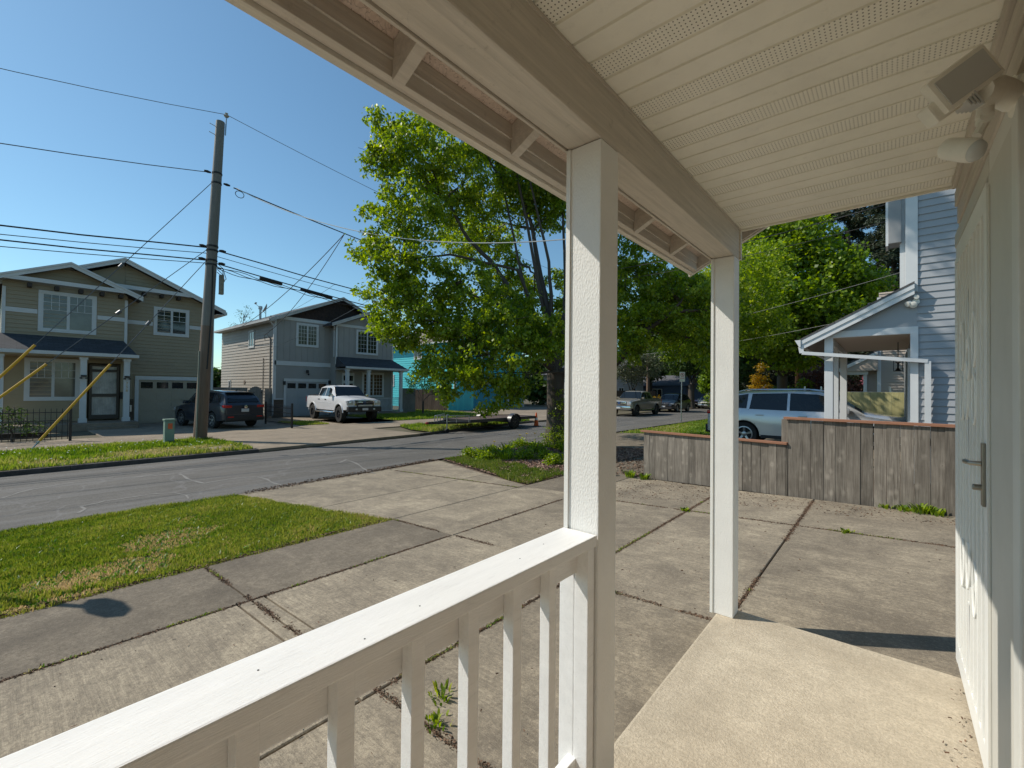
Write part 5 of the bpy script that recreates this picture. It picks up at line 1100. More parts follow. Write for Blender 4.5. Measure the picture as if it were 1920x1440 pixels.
mb.tube([pp(2.0)+Vector((.19,.02,0)),pp(4)+Vector((.18,.05,0)),pp(5.6)+Vector((.17,.0,0))],.02,5); part('pole_cable', mb, M_wire, po)
def wire(label, p0, p1, sag, r, m=M_wire, n=26, name='overhead_wire', grp='overhead wires', wob=0):
    p0,p1=Vector(p0),Vector(p1); pts=[]
    for i in range(n+1): t=i/n; p=p0.lerp(p1,t); p.z-=sag*4*t*(1-t); p+=Vector((0,0,wob*math.sin(i*2.1))); pts.append(p)
    mb=MB(); mb.tube(pts,r,5); return single(name,mb,m,label,'wire',grp,loc=tuple(p0))
LP=Vector((-18.05,-38,0)); RP=Vector((-18.2,46,0))
def to(v,z): return Vector((v.x,v.y,z))
wire('thin top wire running left from the pole tip',pp(11.1)+Vector((.05,.16,0)),to(LP,11.0),3.0,.010,M_wireg)
wire('thin top wire running right from the pole tip into the tree',pp(11.1)+Vector((.05,.16,0)),to(RP,11.0),1.2,.010,M_wireg)
wire('second highest wire running left from the pole',pp(8.85)+Vector((0,-.3,0)),to(LP,8.8),2.6,.014,M_wireg)
wire('twisted dark secondary cable running right below the pole top',pp(8.6)+Vector((.1,.5,-.05)),to(RP,8.6),1.25,.022)
wire('upper thick black cable running left at mid pole',pp(6.25),to(LP,6.2),1.5,.023,wob=.01)
wire('thin cable just under the upper left cable at mid pole',pp(6.05),to(LP,6.0),1.6,.012)
wire('lower thick black cable running left at mid pole',pp(5.8),to(LP,5.75),1.35,.021,wob=.01)
wire('thin cable under the lower left cable at mid pole',pp(5.7),to(LP,5.5),1.5,.012)
wire('upper black cable running right above the grey house roof',pp(6.2),to(RP,6.0),.9,.022,wob=.012)
wire('thin cable running right between the two thick cables',pp(6.0),to(RP,5.8),1.0,.011)
lw=wire('lower black cable with splice sleeves running right to the grey house gable',pp(5.75),to(RP,5.5),1.15,.021)
def onw(t,p0,p1,sag): p=Vector(p0).lerp(Vector(p1),t); p.z-=sag*4*t*(1-t); return p
for a,b,r in ((.038,.058,.07),(.075,.108,.065)):
    A_=onw(a,pp(5.75),to(RP,5.5),1.15)+Vector((0,0,-.06)); B_=onw(b,pp(5.75),to(RP,5.5),1.15)+Vector((0,0,-.06)); mb=MB(); mb.tube([A_,A_.lerp(B_,.03),A_.lerp(B_,.97),B_],[.03,r,r,.03],8); part('splice_sleeve', mb, M_wire, lw, smooth=50)
mb=MB(); p0=pp(5.7); 
for j in range(3):
    pts=[onw(t,pp(5.75),to(RP,5.5),1.15)+Vector((.05*math.sin(t*90+j),0,-.10-.05*j-.03*math.sin(t*200+2*j))) for t in np.linspace(.004,.15,26)]; mb.tube(pts,.012,4)
part('lashed_drop', mb, M_wire, lw)
SP=onw(.106,pp(8.6)+Vector((.1,.5,-.05)),to(RP,8.6),1.25)
wire('service drop from the splice down to the grey house eave',SP,(-36.5,11.0,5.2),.5,.018)
wire('service drop from the splice down to the grey house conduit',SP,(-30.3,11.2,4.7),.5,.016)
wire('thin telephone drop from the mid cable to the grey house',onw(.11,pp(6.2),to(RP,6.0),.9),(-31,11.3,5.6),.2,.008,M_wireg)
wire('thin telephone drop across the shingled gable of the grey house',onw(.16,pp(6.2),to(RP,6.0),.9),(-30.3,11.3,3.8),.2,.008,M_wireg)
tw=wire('silver twisted service cable sweeping right from the pole through the tree',pp(8.55)+Vector((.4,.5,-.1)),(-1.0,9.4,4.9),1.35,.013,mat('silver_twisted_cable',(.6,.6,.58),.4),40)
mb=MB(); 
for i in range(14): a=2*math.pi*i/13; 
pts=[pp(8.3)+Vector((.3,.65+.14*math.cos(a),.12*math.sin(a))) for a in np.linspace(0,6.3,15)]; mb.tube(pts,.012,4); part('cable_loop', mb, M_wire, lw)
wire('upper service wire crossing before the maple to the slate house',(-9.4,12,5.2),(3.5,9.5,5.05),.45,.009,M_wire,30); wire('second service wire crossing before the maple to the slate house',(-9.4,12.2,4.95),(3.5,9.5,4.75),.45,.006,M_wire,30)
wire('pale wire crossing the maple above the shed roof',(-9.8,22,4.2),(3.5,16.5,5.6),.25,.006,mat('dull_wire',(.3,.3,.3)),24); wire('lower pale wire crossing the maple to the shed roof',(-9.8,22,3.3),(3.5,16.5,4.4),.25,.006,mat('dull_wire',(.3,.3,.3)),24)
def guy(label,zt,ya,boot0,boot1):
    A_=Vector((-18.15,ya,-.42)); B_=pp(zt)+Vector((0,-.16,0)); g=thing('guy_wire',label,'guy wire',tuple(A_),0,'guy wires of the utility pole'); mb=MB(); mb.tube([A_,B_],.012,6); part('wire_strand', mb, M_wireg, g)
    D=(B_-A_).normalized(); p=A_.lerp(B_,.62); mb=MB(); mb.tube([p-D*.07,p+D*.07],.05,8); part('strain_insulator', mb, M_wireg, g)
    mb=MB(); mb.tube([A_+D*boot0,A_+D*boot1],.034,10); part('yellow_guard', mb, M_yel, g, smooth=50)
    mb=MB(); mb.tube([A_-D*.1,A_+D*boot0],.018,6); mb.lathe(A_+D*boot0*.8,(1,0,0),[(.04,-.01),(.04,.01)],10); part('anchor_rod', mb, M_steel, g); return g
guy('longest guy wire with yellow guard, leftmost of the three anchored by the pole',8.5,-1.25,.35,3.55); guy('middle guy wire with yellow guard crossing the tan house window',6.15,-1.2,.35,3.25); guy('right hand guy wire with yellow guard ending in front of the iron fence',5.75,.72,.30,2.95)
pd=thing('cable_pedestal','small grey green cable pedestal with orange sticker in the grass strip','utility pedestal',(-17.75,3.73,-.46))
mb=MB(); mb.box(-17.86,-17.64,3.60,3.86,-.5,.28); part('cabinet', mb, mat('pedestal_green',(.22,.30,.24),.5,.06), pd, bevel=.02); part('lid', MB().box(-17.88,-17.62,3.58,3.88,.281,.34), mat('pedestal_green',(.22,.30,.24)), pd, bevel=.015); part('warning_sticker', MB().box(-17.639,-17.635,3.68,3.80,.02,.20), mat('orange_sticker',(.75,.13,.04),.5), pd)
part('handhole_cover', MB().box(-15.6,-15.1,4.3,4.8,-.475,-.448), M_farc, pd) if False else None
single('handhole_cover', MB().box(-15.7,-15.2,4.25,4.75,-.475,-.435), M_farc, 'small square concrete cover in the grass at the corner of the far kerb', 'access cover', loc=(-15.45,4.5,-.46))
# no parking sign
sg=thing('no_parking_sign','white no parking sign with red circle on a thin grey post by the kerb','sign',(-9.75,27.45,-.42))
mb=MB(); mb.tube([(-9.75,27.45,-.5),(-9.75,27.55,2.55)],.035,8); part('sign_post', mb, M_steel, sg, smooth=50)
SU=Vector((.80,.60,0)); SN=Vector((.60,-.80,0)).normalized(); SU=Vector((0.8,0.6,0)); SC=Vector((-9.72,27.50,2.28))
def sgp(name,a,b,z0,z1,d0,d1,m): mb=MB(); P=[SC+SU*a+Vector((0,0,z0)),SC+SU*b+Vector((0,0,z0)),SC+SU*b+Vector((0,0,z1)),SC+SU*a+Vector((0,0,z1))]; mb.prism([p+SN*d0 for p in P],SN*(d1-d0)); part(name,mb,m,sg)
sgp('panel',-.16,.16,-.30,.30,.04,.045,M_white)
M_red=mat('sign_red',(.65,.03,.04),.5); mb=MB(); pts=[SC+SU*(.105*math.cos(a))+Vector((0,0,.12+.105*math.sin(a)))+SN*.047 for a in np.linspace(0,2*math.pi,25)]
for a,b in zip(pts,pts[1:]): mb.bar(a,b,.02,.003,up=tuple(SN))
mb.bar(SC+SU*(-.07)+Vector((0,0,.19))+SN*.0475,SC+SU*(.07)+Vector((0,0,.05))+SN*.0475,.02,.003,up=tuple(SN)); part('red_circle', mb, M_red, sg)
me=text_mesh('P',.15); me.materials.clear(); me.materials.append(M_black); o=part('letter',me,M_black,sg); o.data.name='letter'; o.location=(SC+Vector((0,0,.12))+SN*.0455)-Vector(sg.location); o.rotation_euler=(R(90),0,math.atan2(SU.y,SU.x))
mb=MB(); c0=SC+Vector((0,0,-.09))+SN*.047; mb.bar(c0-SU*.09,c0+SU*.09,.02,.003,up=tuple(SN))
for s in (-1,1): mb.prism([c0+SU*s*.12,c0+SU*s*.08+Vector((0,0,.03)),c0+SU*s*.08-Vector((0,0,.03))],SN*.002)
part('double_arrow', mb, M_red, sg)
s2=thing('street_sign','small far white sign above the silver suv roof','sign',(-7.4,38.5,-.2)); mb=MB(); mb.tube([(-7.4,38.5,-.2),(-7.4,38.5,1.9)],.03,6); part('sign_post',mb,M_steel,s2); part('panel', MB().box(-7.58,-7.22,38.44,38.46,1.45,1.95), M_white, s2)
# sign post out to the left whose shadow falls on the grass and walk
st_=thing('stop_sign','red octagonal stop sign on steel post left of the near grass strip','sign',(-6.75,-.62,-.38))
mb=MB(); mb.tube([(-6.82,-.75,-.4),(-6.82,-.75,2.5)],.03,8); part('sign_post', mb, M_steel, st_); mb=MB(); mb.lathe((-6.78,-.72,2.25),(.1,1,0),[(.24,0),(.24,.01)],8); part('panel', mb, M_red, st_)
op=single('orange_post', MB().tube([(-4.75,35.4,-.3),(-4.75,35.4,3.3)],[.19,.15],10), mat('orange_wood_pole',(.45,.17,.06),.7,.1), 'orange brown wooden pole behind the silver suv', 'pole', loc=(-4.75,35.4,-.3))
dp=single('far_utility_pole', MB().tube([(-18.7,43.2,-.5),(-18.7,43.2,9)],[.17,.13],10), M_polew, 'dark wooden pole between the far pickup and the black suv', 'utility pole', loc=(-18.7,43.2,-.46))
cf=thing('chain_link_fence','galvanised chain link fence posts and rail behind the silver suv','fence',(-3,19.5,-.1))
for x in (-2.4,-1.9,.0,-5): mb=MB(); mb.tube([(x,19.5,-.1),(x,19.5,1.62)],.028,6); part('fence_post', mb, M_steel, cf)
mb=MB(); mb.tube([(-5,19.5,1.42),(.6,19.5,1.42)],.02,6); part('top_rail', mb, M_steel, cf)
# ------------------------------------------------------------------ vegetation
def unit(n): v=RNG.normal(size=(n,3)); return v/np.linalg.norm(v,axis=1,keepdims=True)
def leaf_mesh(name, lobes, dens, size, per=12, spread=.20, droop=.35, shell=.45, aspect=.55, tmix=.5, ymin=None, tuft=0):
    P=[];T=[]
    if tuft:
        L2=[]
        for (x,y,z,r) in lobes:
            n=max(4,int(tuft*r*r)); d=unit(n)*(r*RNG.random(n)**.42)[:,None]; d[:,2]*=.85
            for k in range(n): L2.append((x+d[k,0],y+d[k,1],z+d[k,2],.20+.24*RNG.random()))
        lobes=L2
    for (x,y,z,r) in lobes:
        n=max(3,int(dens*r*r)); u=RNG.random(n)**shell; d=unit(n)*(u*r)[:,None]; d[:,2]*=.8
        # lumpy surface: push clusters outwards in some directions
        c=np.array([x,y,z])+d
        k=per; base=np.repeat(c,k,axis=0); ax=np.repeat(unit(n)*np.array([1,1,.35])+np.array([0,0,-droop*.4]),k,axis=0); tt=RNG.random(n*k)[:,None]
        pts=base+ax*(tt-.3)*spread*2+RNG.normal(size=(n*k,3))*spread*.45
        P.append(pts); T.append(np.clip(np.repeat(RNG.random(n),k)*tmix+RNG.random(n*k)*(1-tmix),0,1))
    P=np.concatenate(P); T=np.concatenate(T); n=len(P)
    if ymin is not None: k=P[:,2]>ymin; P=P[k]; T=T[k]; n=len(P)
    d=unit(n)*np.array([1,1,.6]); d[:,2]-=droop; d/=np.linalg.norm(d,axis=1,keepdims=True)
    s=np.cross(d,unit(n)); s/=np.linalg.norm(s,axis=1,keepdims=True)+1e-9; nn=np.cross(d,s)
    L_=size*(.65+.7*RNG.random(n))[:,None]; Wd=L_*aspect*.5
    a=P; b=P+d*L_*.45+s*Wd+nn*Wd*.35; c=P+d*L_; e=P+d*L_*.45-s*Wd+nn*Wd*.35
    V=np.stack([a,b,c,e],1).reshape(-1,3); F=np.arange(4*n).reshape(n,4); return mesh_np(name,V,F,np.repeat(T,4))
G1=[(.045,.085,.010),(.10,.165,.015),(.17,.25,.02),(.26,.34,.03),(.36,.38,.045)]
M_leaf=mat_leaf('street_tree_leaves',G1,.5); M_leafm=mat_leaf('maple_leaves',[(.05,.095,.010),(.11,.19,.015),(.19,.28,.02),(.28,.36,.035)],.42)
M_leafd=mat_leaf('dark_tree_leaves',[(.022,.045,.010),(.045,.09,.014),(.08,.135,.02)],.3,.6); M_conif=mat_leaf('conifer_needles',[(.010,.022,.014),(.020,.042,.022),(.045,.055,.022),(.06,.05,.02)],.12,.6)
M_leafo=mat_leaf('olive_grey_leaves',[(.06,.075,.035),(.10,.115,.055),(.16,.17,.09)],.3); M_leafy=mat_leaf('golden_leaves',[(.14,.16,.02),(.38,.24,.015),(.50,.30,.02)],.4); M_leafr=mat_leaf('brown_red_leaves',[(.06,.03,.025),(.12,.05,.04),(.20,.13,.08)],.3)
M_leafp=mat_leaf('pink_blossom',[(.35,.10,.15),(.55,.22,.28)],.3)
M_bark=mat_beam('dark_tree_bark',(.075,.058,.042),(16,16,4),2,.6)
def limb(mb, pts, r0, r1, n=9, wob=.03):
    pts=[Vector(p) for p in pts]; out=[]
    for i in range(len(pts)-1):
        for k in range(4): t=k/4; out.append(pts[i].lerp(pts[i+1],t)+Vector((random.uniform(-wob,wob),random.uniform(-wob,wob),random.uniform(-wob,wob)*.5)))
    out.append(pts[-1]); m=len(out); mb.tube(out,[r0+(r1-r0)*(i/(m-1))**.8 for i in range(m)],n); return out
def tree(name,label,base,h_fork,lobes,r_tr,mleaf,dens,size,per=12,spread=.2,droop=.35,group=None,twigs=3,shell=.45,aspect=.55,cat='tree',extra=None,tilt=(0,0),ymin=None,cname='crown',tuft=0):
    t=thing(name,label,cat,base,0,group); B=Vector(base); fk=B+Vector((tilt[0],tilt[1],h_fork)); mb=MB()
    mb.tube([B+Vector((0,0,-.2)),B+Vector((0,0,.12)),B+(fk-B)*.3,B+(fk-B)*.65,fk],[r_tr*1.75,r_tr*1.25,r_tr*1.0,r_tr*.95,r_tr*.98],14); part('trunk', mb, M_bark, t, smooth=60)
    mb=MB()
    for q in (extra or []): limb(mb,[fk]+[Vector(p) for p in q[0]],q[1],q[2])
    for (x,y,z,r) in lobes:
        c=Vector((x,y,z)); src=fk
        if extra:
            cand=[Vector(p) for q in extra for p in q[0]]; cand=[p for p in cand if p.z<c.z+.6] or cand; src=min(cand,key=lambda p:(p-c).length)
        mid=src.lerp(c,.5)+Vector((random.uniform(-.3,.3),random.uniform(-.3,.3),.18*r)); br=limb(mb,[src,mid,c],max(.014,r_tr*(.14 if extra else .30)*min(1.4,r)),.008,6,.05)
        for k in range(twigs):
            p=br[random.randrange(len(br)//2,len(br))]; q=c+Vector(unit(1)[0])*r*.85; limb(mb,[p,p.lerp(q,.5)+Vector((0,0,.08)),q],.018,.005,4,.03)
    part('limbs', mb, M_bark, t, smooth=60)
    me=leaf_mesh(cname,lobes,dens,size,per,spread,droop,shell,aspect,ymin=ymin,tuft=tuft); me.materials.append(mleaf); o=bpy.data.objects.new(cname,me); link(o,t); me.transform(Matrix.Translation(-B)); o['kind']='stuff'
    return t
LOB=[(-11.3,7.6,9.0,.75),(-11.7,7.3,8.3,.6),(-10.7,8.2,8.3,1.2),(-10.4,9.4,9.5,1.3),(-10.7,9.8,7.7,1.5),(-10.8,7.8,6.5,1.1),(-11.4,7.1,5.5,.65),(-10.8,7.8,5.1,1.1),(-10.9,7.2,3.9,.75),(-10.5,8.1,3.7,1.2),(-10.7,7.4,3.0,.6),(-10.0,9.2,4.2,1.4),(-9.1,8.6,2.4,1.1),(-8.2,9.4,2.8,1.4),(-8.1,8.8,1.5,.8),(-8.9,8.4,1.6,.6),(-9.6,8.0,2.1,.55),(-8.7,10.2,4.0,.8),(-7.2,9.8,2.7,.9),(-9.8,11.9,8.2,1.1),(-8.6,12.3,7.6,.9),(-10.3,11.4,9.4,1.6),(-8.6,12.2,8.6,1.6),(-10.0,11.0,11.1,1.6),(-6.3,13.0,5.3,1.3),(-6.0,13.2,3.6,1.1),(-5.2,13.9,4.3,1.3),(-4.8,15.0,3.0,1.1),(-5.3,15.3,5.0,.9),(-4.5,15.8,4.5,1.3),(-5.9,12.7,2.8,.7),(-12.3,12.4,7.3,1.6),(-11.0,14.2,5.1,1.7),(-8.9,16.0,5.1,2),(-6.4,18.2,4.3,2),(-8.9,9.3,12.6,1.2),(-6.3,6.0,11.8,.45),(-7.6,5.5,11.4,.4),(-7.9,7.2,12.2,.8),(-6.9,5.9,12.9,.4),(-8.8,12.4,3.6,.7),(-7.4,12.3,4.6,.7)]  # small highest lobes are added out of view to dapple the slate house wall
EX=[([(-8.05,11.95,3.2),(-7.93,12.36,5.11),(-7.88,12.91,7.02),(-7.9,12.8,9)],.20,.05),([(-8.3,11.7,3.4),(-8.6,11.6,4.6),(-9.18,11.8,6.83),(-9.9,11.4,9.2)],.17,.04),([(-8.5,11.3,3.1),(-9.2,10.6,4.6),(-9.6,10.41,5.33),(-10.25,9.84,6.18),(-10.7,9.2,7.4)],.15,.04),
    ([(-7.7,12.2,2.0),(-6.65,12.72,2.15),(-5.92,13.06,3.19),(-5.16,13.7,3.85),(-4.21,14.77,4.0)],.17,.04),([(-8.45,10.9,2.5),(-9.15,9.26,2.9),(-10.2,8.3,3.4)],.10,.03),([(-8.0,12.4,3.0),(-7.5,13.5,5),(-7.0,14,7)],.12,.03),([(-9,10.8,5.2),(-10.2,9.0,5.5),(-10.9,7.9,5.2)],.07,.02),([(-8.2,11.6,3.4),(-8.3,11.5,5.5),(-8.7,11.0,8.0)],.10,.03),([(-7.9,11.9,3.6),(-8.2,12.2,6),(-8.5,12.4,8.4)],.09,.03),([(-8.6,11.0,3.6),(-9.3,11.2,5.6),(-9.9,11.0,8.5)],.09,.025),([(-8.4,11.2,2.9),(-8.9,9.9,3.9),(-9.8,8.8,4.4)],.09,.02),([(-9.2,11.0,8.2),(-8.6,8.8,11.0),(-7.4,6.4,11.8)],.06,.02)]  # last limb is added to carry the unseen dapple lobes
mt=tree('street_tree','large spreading green street tree with dark forked trunk at the kerb by the driveway',(-8.18,11.75,-.40),2.35,LOB,.29,M_leaf,95,.118,per=11,spread=.12,droop=.75,twigs=7,extra=EX,shell=.6,tuft=28)
# ivy round the trunk foot
iv=leaf_mesh('ivy',[(-8.0,11.55,.1,.35),(-7.95,11.6,.6,.3),(-7.9,11.6,1.0,.25),(-8.1,11.45,-.2,.45),(-7.7,11.4,-.25,.5),(-7.9,11.5,1.35,.15)],420,.06,8,.08,.2)
iv.transform(Matrix.Translation((8.18,-11.75,.40))); o=stuff('ivy',iv,M_leaf,None,mt)
MP=[(-5.9,30.3,9.0,2),(-4.2,31.8,10.7,2),(-2.6,31.9,8.8,1.8),(-1.2,33.1,7.6,1.5),(-4.5,30.3,6.9,2.2),(-2.8,31.7,5.7,2.2),(-5.9,29.1,5.0,2),(-4.5,30.3,3.8,1.6),(-7.1,31.9,11.3,2.4),(-.7,33.5,5.4,1.3),(-7.4,30.4,7.3,2.5),(-6.0,34.1,13.5,2.5),(-8.6,31,5.2,2.0),(-9.5,33,7.5,2.4)]
tree('maple_tree','bright green maple beyond the silver suv',(-5.2,32.5,-.2),2.6,MP,.3,M_leafm,95,.20,per=10,spread=.3,droop=.2,twigs=2,aspect=.95,shell=.4)
# conifers
def conifer(label,base,h,r,n,seed):
    t=thing('fir_tree',label,'conifer tree',base,0,'dark firs behind the maple'); B=Vector(base); rr=random.Random(seed); mb=MB(); mb.tube([B,B+Vector((0,0,h))],[.4,.04],8); part('trunk',mb,M_bark,t,smooth=60)
    lob=[]; mb=MB()
    for i in range(n):
        z=h*(.12+.86*(i/n)); R0=r*(1-(z/h)**1.3)*(.7+.5*rr.random())+.3; a=rr.random()*6.28
        e=B+Vector((math.cos(a)*R0,math.sin(a)*R0,z-.12*R0)); s_=B+Vector((0,0,z+.2)); mb.tube([s_,s_.lerp(e,.5)+Vector((0,0,.1)),e],[.06,.04,.015],4)
        for k in range(4): q=s_.lerp(e,.35+.2*k); lob.append((q.x,q.y,q.z-.1,.30+.32*(1-k/4)*R0/r+.15))
    part('limbs',mb,M_bark,t)
    me=leaf_mesh('crown',lob,85,.30,8,.22,.5,.5,.30); me.materials.append(M_conif); me.transform(Matrix.Translation(-B)); o=bpy.data.objects.new('crown',me); link(o,t); o['kind']='stuff'
conifer('tall dark fir behind the maple, left of the slate house eave',(-3.2,56,-.2),27,6.5,110,1); conifer('dark fir nearest the slate house corner with sky gaps',(.3,52,-.2),24,5.5,95,2); conifer('dark fir rising behind the maple crown',(-8.5,60,-.2),26,6,90,3)
# other trees along the street
tree('olive_tree','grey green tree with forked trunk behind the khaki pickup',(-18.6,39.3,-.46),1.6,[(-20,39,3.6,1.6),(-18.4,39.5,4.6,1.7),(-17,40,3.8,1.5),(-18.8,40,2.9,1.3)],.16,M_leafo,110,.14,per=9,spread=.2,shell=.5)
tree('shade_tree','dark leafy tree shading the far end of the street',(-17.0,51,-.46),2.6,[(-17.3,50.9,5,2.6),(-14.5,51,5.6,2.6),(-19.5,52,6,3),(-16,53,8,3),(-12.5,53,4.2,2.2),(-12,54,7,3)],.35,M_leafd,75,.26,per=9,spread=.35)
tree('shade_tree','dark leafy tree behind the white house far down the street',(-24,56,-.46),3,[(-24,56,5,3),(-27,55,6,3),(-21,57,6.5,3),(-24,58,9,3)],.35,M_leafd,70,.28,per=9,spread=.35)
tree('small_maple','bright green small maple beside the far cars',(-12.3,42,-.4),1.2,[(-12.4,42,2.5,.95),(-11.7,42.3,3.4,1.1),(-12.9,42.5,1.7,.6)],.1,M_leafm,150,.18,per=9,spread=.2,aspect=.9)
tree('street_tree','mid green street tree further along the near kerb',(-5.75,21,-.35),2.6,[(-6.6,22,5.6,2.0),(-5.0,22,5.0,1.8),(-8,23,6.0,2.1),(-6,24,7.4,2.2),(-4.4,21,6.6,1.6),(-4.6,22.5,4.4,1.5)],.2,M_leaf,110,.13,per=12,spread=.22)
tree('golden_shrub','golden yellow leaved small tree behind the silver suv',(-5.5,26.8,-.2),.9,[(-5.45,26.8,1.45,.55),(-5.35,26.9,2.1,.45),(-5.6,26.8,.8,.5),(-5.1,26.9,1.7,.35),(-5.35,26.9,2.75,.3)],.06,M_leafy,260,.12,per=8,spread=.12)
tree('russet_tree','brown red drooping tree left of the slate porch post',(-3.5,34.5,-.2),1.0,[(-3.3,34.5,2.3,1.3),(-2.7,34.8,1.3,1.1),(-4.2,34.6,1.3,.8)],.1,M_leafr,150,.16,per=9,spread=.2,droop=.8)
tree('purple_tree','dark red leaved tree seen through the slate house porch',(-.9,31.5,-.2),.9,[(-.9,31.5,1.7,.9),(-.3,32,2.2,.7),(-1.6,31.3,1.2,.7)],.1,M_leafr,150,.14,per=9,spread=.2)
tree('rhododendron','pink flowering shrub by the beige house corner',(-.75,29.5,-.2),.7,[(-.75,29.5,2.05,.4),(-.5,29.6,1.7,.3)],.05,M_leafp,260,.10,per=8,spread=.1,cat='shrub')
tree('young_tree','small leafy tree in the lawn before the brown fence',(-26.4,20.8,-.46),.9,[(-26.9,20.3,1.9,.6),(-26.2,21.2,1.6,.7),(-26.3,20.9,2.7,.35),(-27,20.9,2.6,.3),(-25.9,21.6,1.1,.4),(-27.1,20.0,1.3,.35)],.08,M_leaf,130,.12,per=9,spread=.16,twigs=6)
tree('bare_sapling','thin nearly leafless tree rising behind the grey house roof',(-44.4,14.6,-.46),5.5,[(-44.4,14.6,8.0,1.0),(-44.0,14.9,7.2,.8),(-44.9,14.4,7.0,.7)],.08,M_leafd,14,.12,per=6,spread=.2,twigs=14)
# far woods: one mass
lob=[]; rr=random.Random(5)
for i in range(60): lob.append((-34+i*1.05+rr.uniform(-1,1),72+rr.uniform(0,10),2+rr.random()*7,2.6+rr.random()*1.6))
for i in range(46): lob.append((-62+rr.uniform(-4,4),-45+i*3.4,.5+rr.random()*2.0,2.6))
for i in range(16): lob.append((-36+rr.uniform(-2,3),42+i*1.6,1+rr.random()*4,2.2))
for i in range(26): lob.append((3+rr.uniform(-2,3),36+i*1.0,2+rr.random()*5,1.8))
me=leaf_mesh('far_woods',lob,26,.5,8,.5,.2,.45,.8); stuff('far_woods',me,M_leafd,'mass of dark green trees closing the view behind the street','') if False else None
o=bpy.data.objects.new('far_woods',me); me.materials.append(M_leafd); link(o); o['kind']='stuff'; o['label']='mass of dark green trees closing the view behind the street'; o['category']='woods'
def hedge(name,label,lobes,m,dens=200,size=.12,cat='hedge'):
    me=leaf_mesh(name,lobes,dens,size,8,.14,.2,.45,.6); o=bpy.data.objects.new(name,me); me.materials.append(m); link(o); o['label']=label; o['category']=cat; return o
hedge('hedge','low clipped hedge with yellow flowers behind the far black suv',[(-19.0,40+.8*i,.4,.6) for i in range(9)],M_leafy,90,.14)
hedge('shrub','green bush at the far end of the street by the red car',[(-14,49,.6,1.0),(-13.2,49.5,.9,.9),(-12.6,50,.4,.8)],M_leafm,110,.16,'shrub')
hedge('shrub','leafy green shrub behind the chain link fence',[(-4.6,33,1.0,1.0),(-5.4,33,.6,.9),(-4.2,33.4,1.8,.6)],M_leafm,120,.14,'shrub')
# rose bush in the far bed
tree('rose_bush','pale flowering rose bush behind the iron fence',(-22.0,.45,-.46),.3,[(-22.0,.35,.1,.40),(-22.0,.85,.0,.36),(-22.1,.1,.45,.30),(-22,.5,.5,.25)],.03,M_leafd,260,.07,per=8,spread=.1,cat='rose bush')
part('planter_edge', MB().box(-22.6,-22.5,-1.5,1.3,-.46,-.25), M_dkblock, bpy.data.objects['rose_bush'])
# ---------------- grasses
def inpoly(P,poly):
    x,y=P[:,0],P[:,1]; c=np.zeros(len(P),bool); n=len(poly)
    for i in range(n):
        x1,y1=poly[i]; x2,y2=poly[(i+1)%n]; m=((y1>y)!=(y2>y))&(x<(x2-x1)*(y-y1)/((y2-y1) or 1e-9)+x1); c^=m
    return c
def fbm(P,s,seed=0):
    r=np.random.default_rng(seed); o=np.zeros(len(P))
    for k in range(5):
        a=r.normal(size=(3,2))*s*(1.8**k)
        for j in range(3): o+=np.sin(P@a[j]+r.random()*6.28)/(1.6**k)
    return o/5
def grass(name, poly, n, h, m, zfn, w=.006, patches=(), parent=None, label=None, lean=.6, clump=None, hv=.5):
    b=np.array(poly); lo,hi=b.min(0),b.max(0); P=lo+(hi-lo)*RNG.random((int(n*1.6),2)); P=P[inpoly(P,poly)][:n]
    f=fbm(P,1.3,3); P=P[RNG.random(len(P))<np.clip(.82+f*.35,.25,1)]; n=len(P); f=fbm(P,1.1,4); g=fbm(P,5,5)
    z=np.array([zfn(x) for x in P[:,0]])-.005
    H=h*(1-hv+2*hv*RNG.random(n))*np.clip(1+g*.6,.45,1.9); T=np.clip(.44+f*.34+g*.20+RNG.normal(size=n)*.13,0,.93)
    for (px,py,rx,ry,s_) in patches:
        d=np.sqrt(((P[:,0]-px)/rx)**2+((P[:,1]-py)/ry)**2)+fbm(P,4,9)*.5; k=d<1; T[k]=np.clip(T[k]+s_,0,1); H[k]*=.55
    a=RNG.random(n)*6.28; la=RNG.random(n)*6.28; ln=lean*RNG.random(n)*H
    B=np.c_[P,z]; s=np.c_[np.cos(a),np.sin(a),np.zeros(n)]*(w*(.6+.8*RNG.random(n)))[:,None]
    mid=B+np.c_[np.cos(la)*ln*.35,np.sin(la)*ln*.35,H*.6]; tip=B+np.c_[np.cos(la)*ln,np.sin(la)*ln,H]
    V=np.stack([B-s,B+s,mid+s*.7,tip,mid-s*.7],1).reshape(-1,3); F=np.arange(5*n).reshape(n,5)
    me=mesh_np(name,V,F,np.repeat(T,5)); me.materials.append(m); o=bpy.data.objects.new(name,me); link(o,parent); o['kind']='stuff'
    if parent is None: o['label']=label; o['category']='grass'
    return o
GC=[(.050,.110,.010),(.095,.150,.018),(.155,.200,.030),(.225,.265,.045),(.27,.29,.06),(.38,.30,.13),(.48,.37,.20)]
M_grass=mat_leaf('lawn_grass',GC,.35,.5); M_gras2=mat_leaf('verge_grass',[(.06,.13,.012),(.11,.20,.02),(.20,.28,.035),(.30,.31,.08),(.42,.36,.18)],.35,.5)
def patch(name, poly, m, zfn, lift, seg=24):
    mb=MB(); lo=Vector((min(p[0] for p in poly),min(p[1] for p in poly))); n=len(poly); V=[(x,y,zfn(x)+lift) for x,y in poly]; mb.add(V,[tuple(range(n))]); return struct(name,mb,m)
p1=[(-4.95,-6),(-4.95,3.36),(-6.6,3.05),(-8.6,2.72),(-8.62,-6)]
patch('near_grass_strip_soil',p1,M_lawnb,zn,-.02)
